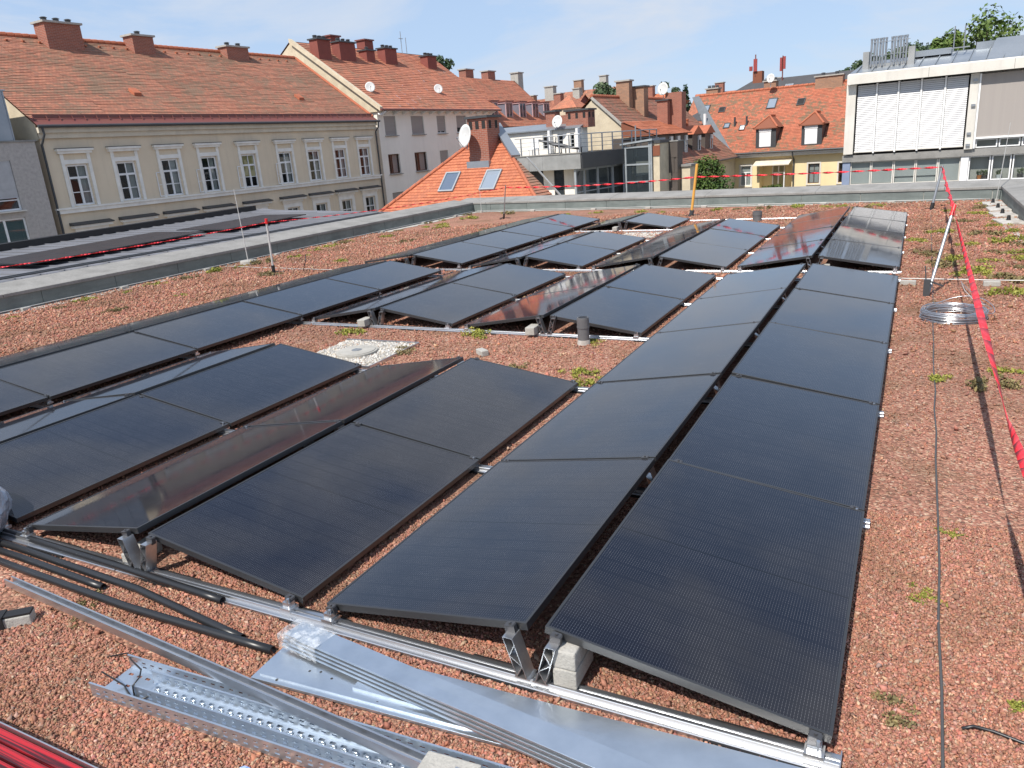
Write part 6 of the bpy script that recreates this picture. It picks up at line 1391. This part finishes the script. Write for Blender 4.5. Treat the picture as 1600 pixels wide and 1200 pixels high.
for i, (px, py, D, w_) in enumerate(((-51.0, 92, 21.6, 1.4), (-49.0, 96, 22.3, 1.2))):
    tree('broadleaf_tree', ['sparse small tree behind the brown roof, left of two', 'sparse small tree behind the brown roof, right of two'][i], 'tree', px, py, D, crown(D, w_, 9, 60+i, (.86, .99)), M['leaf_far'], 500, .2, 61+i, .15, 'sparse trees behind the brown roof')
for i, (px, py, D, w_) in enumerate(((-37.5, 100, 21.0, 3.2), (-33.5, 118, 21.8, 3.0), (-63, 100, 27.5, 2.6))):
    tree('broadleaf_tree', ['distant tree crown over the far reddish house', 'distant tree crown left of the brick chimneys', 'dark tree top behind the white house gable'][i], 'tree', px, py, D, crown(D, w_, 16, 70+i, (.72, .98)), M['leaf_far'], 2400, .22, 71+i, .3, 'distant trees behind the far roofs')
# wooded hill far behind on the right
hm = MB(); nx_, ny_ = 46, 22; r_ = random.Random(2)
def hz2(x, y): 
    q = math.exp(-(((x+10)/150)**2))*math.exp(-(((y-1150)/160)**2)); return GZ+q*96+2.5*math.sin(x*.05)+1.5*math.sin(y*.09+x*.02)
for i in range(nx_+1):
    for j in range(ny_+1):
        x = -420+840*i/nx_; y = 850+640*j/ny_; hm.v.append((x, y, hz2(x, y)-2))
for i in range(nx_):
    for j in range(ny_): hm.f.append((i*(ny_+1)+j, (i+1)*(ny_+1)+j, (i+1)*(ny_+1)+j+1, i*(ny_+1)+j+1)); hm.uv.append([(0, 0)]*4); hm.mi.append(0)
M['hill'] = pm('wooded hill', (.05, .075, .045), .95, col2=(.03, .05, .03), scale=.05)
tag(hm.build('hill', M['hill'], None, smooth=True), kind='structure')
bl = []
for _ in range(700):
    x, y = r_.uniform(-300, 260), r_.uniform(960, 1180); z = hz2(x, y)
    if z < 0: continue
    s = r_.uniform(3.5, 6.5); bl.append((x, y, z+2, s, s, s*1.1))
me = leaf_mesh('hill_wood', M['leaf_far'], bl, 26000, 1.6, 9); o = bpy.data.objects.new('hill_wood', me); COL.objects.link(o); tag(o, 'dense wood covering the distant hill', 'wood', kind='stuff')
# low green balcony plants of the yellow house
for i, (u, z) in enumerate(((-.3, -3.0), (.4, -2.85), (1.0, -2.8), (-2.1, -3.25))):
    th = thing('balcony_plant', ['green bush at the left end of the balcony', 'leafy bush before the balcony door', 'leafy bush right of the balcony door', 'small green bush under the white window'][i], 'bush', (YP[0]+u*.99-.1, YP[1]-u*.139-1.3, z-.4), 0, 'green bushes at the balcony of the yellow house'); th['_z'] = 0.0
    me = leaf_mesh('foliage', M['leaf'], [(0, 0, .3, .5, .3, .35), (.3, 0, .5, .3, .25, .25), (-.3, 0, .3, .3, .25, .3)], 420, .07, 80+i); o = bpy.data.objects.new('foliage', me); COL.objects.link(o); o.parent = th
    MB().tube([(0, 0, -.9), (0, 0, .3)], .04, 6).build('stem', M['bark'], th)

for o in bpy.data.objects:
    for k in ('_z', '_tree'):
        if k in o: del o[k]
    if o.name.split('.')[0] in ('vent_tile', 'ridge_tiles', 'railing_post', 'eave_bracket', 'drill_hole', 'slot', 'embossed_rib'): o['kind'] = 'stuff'
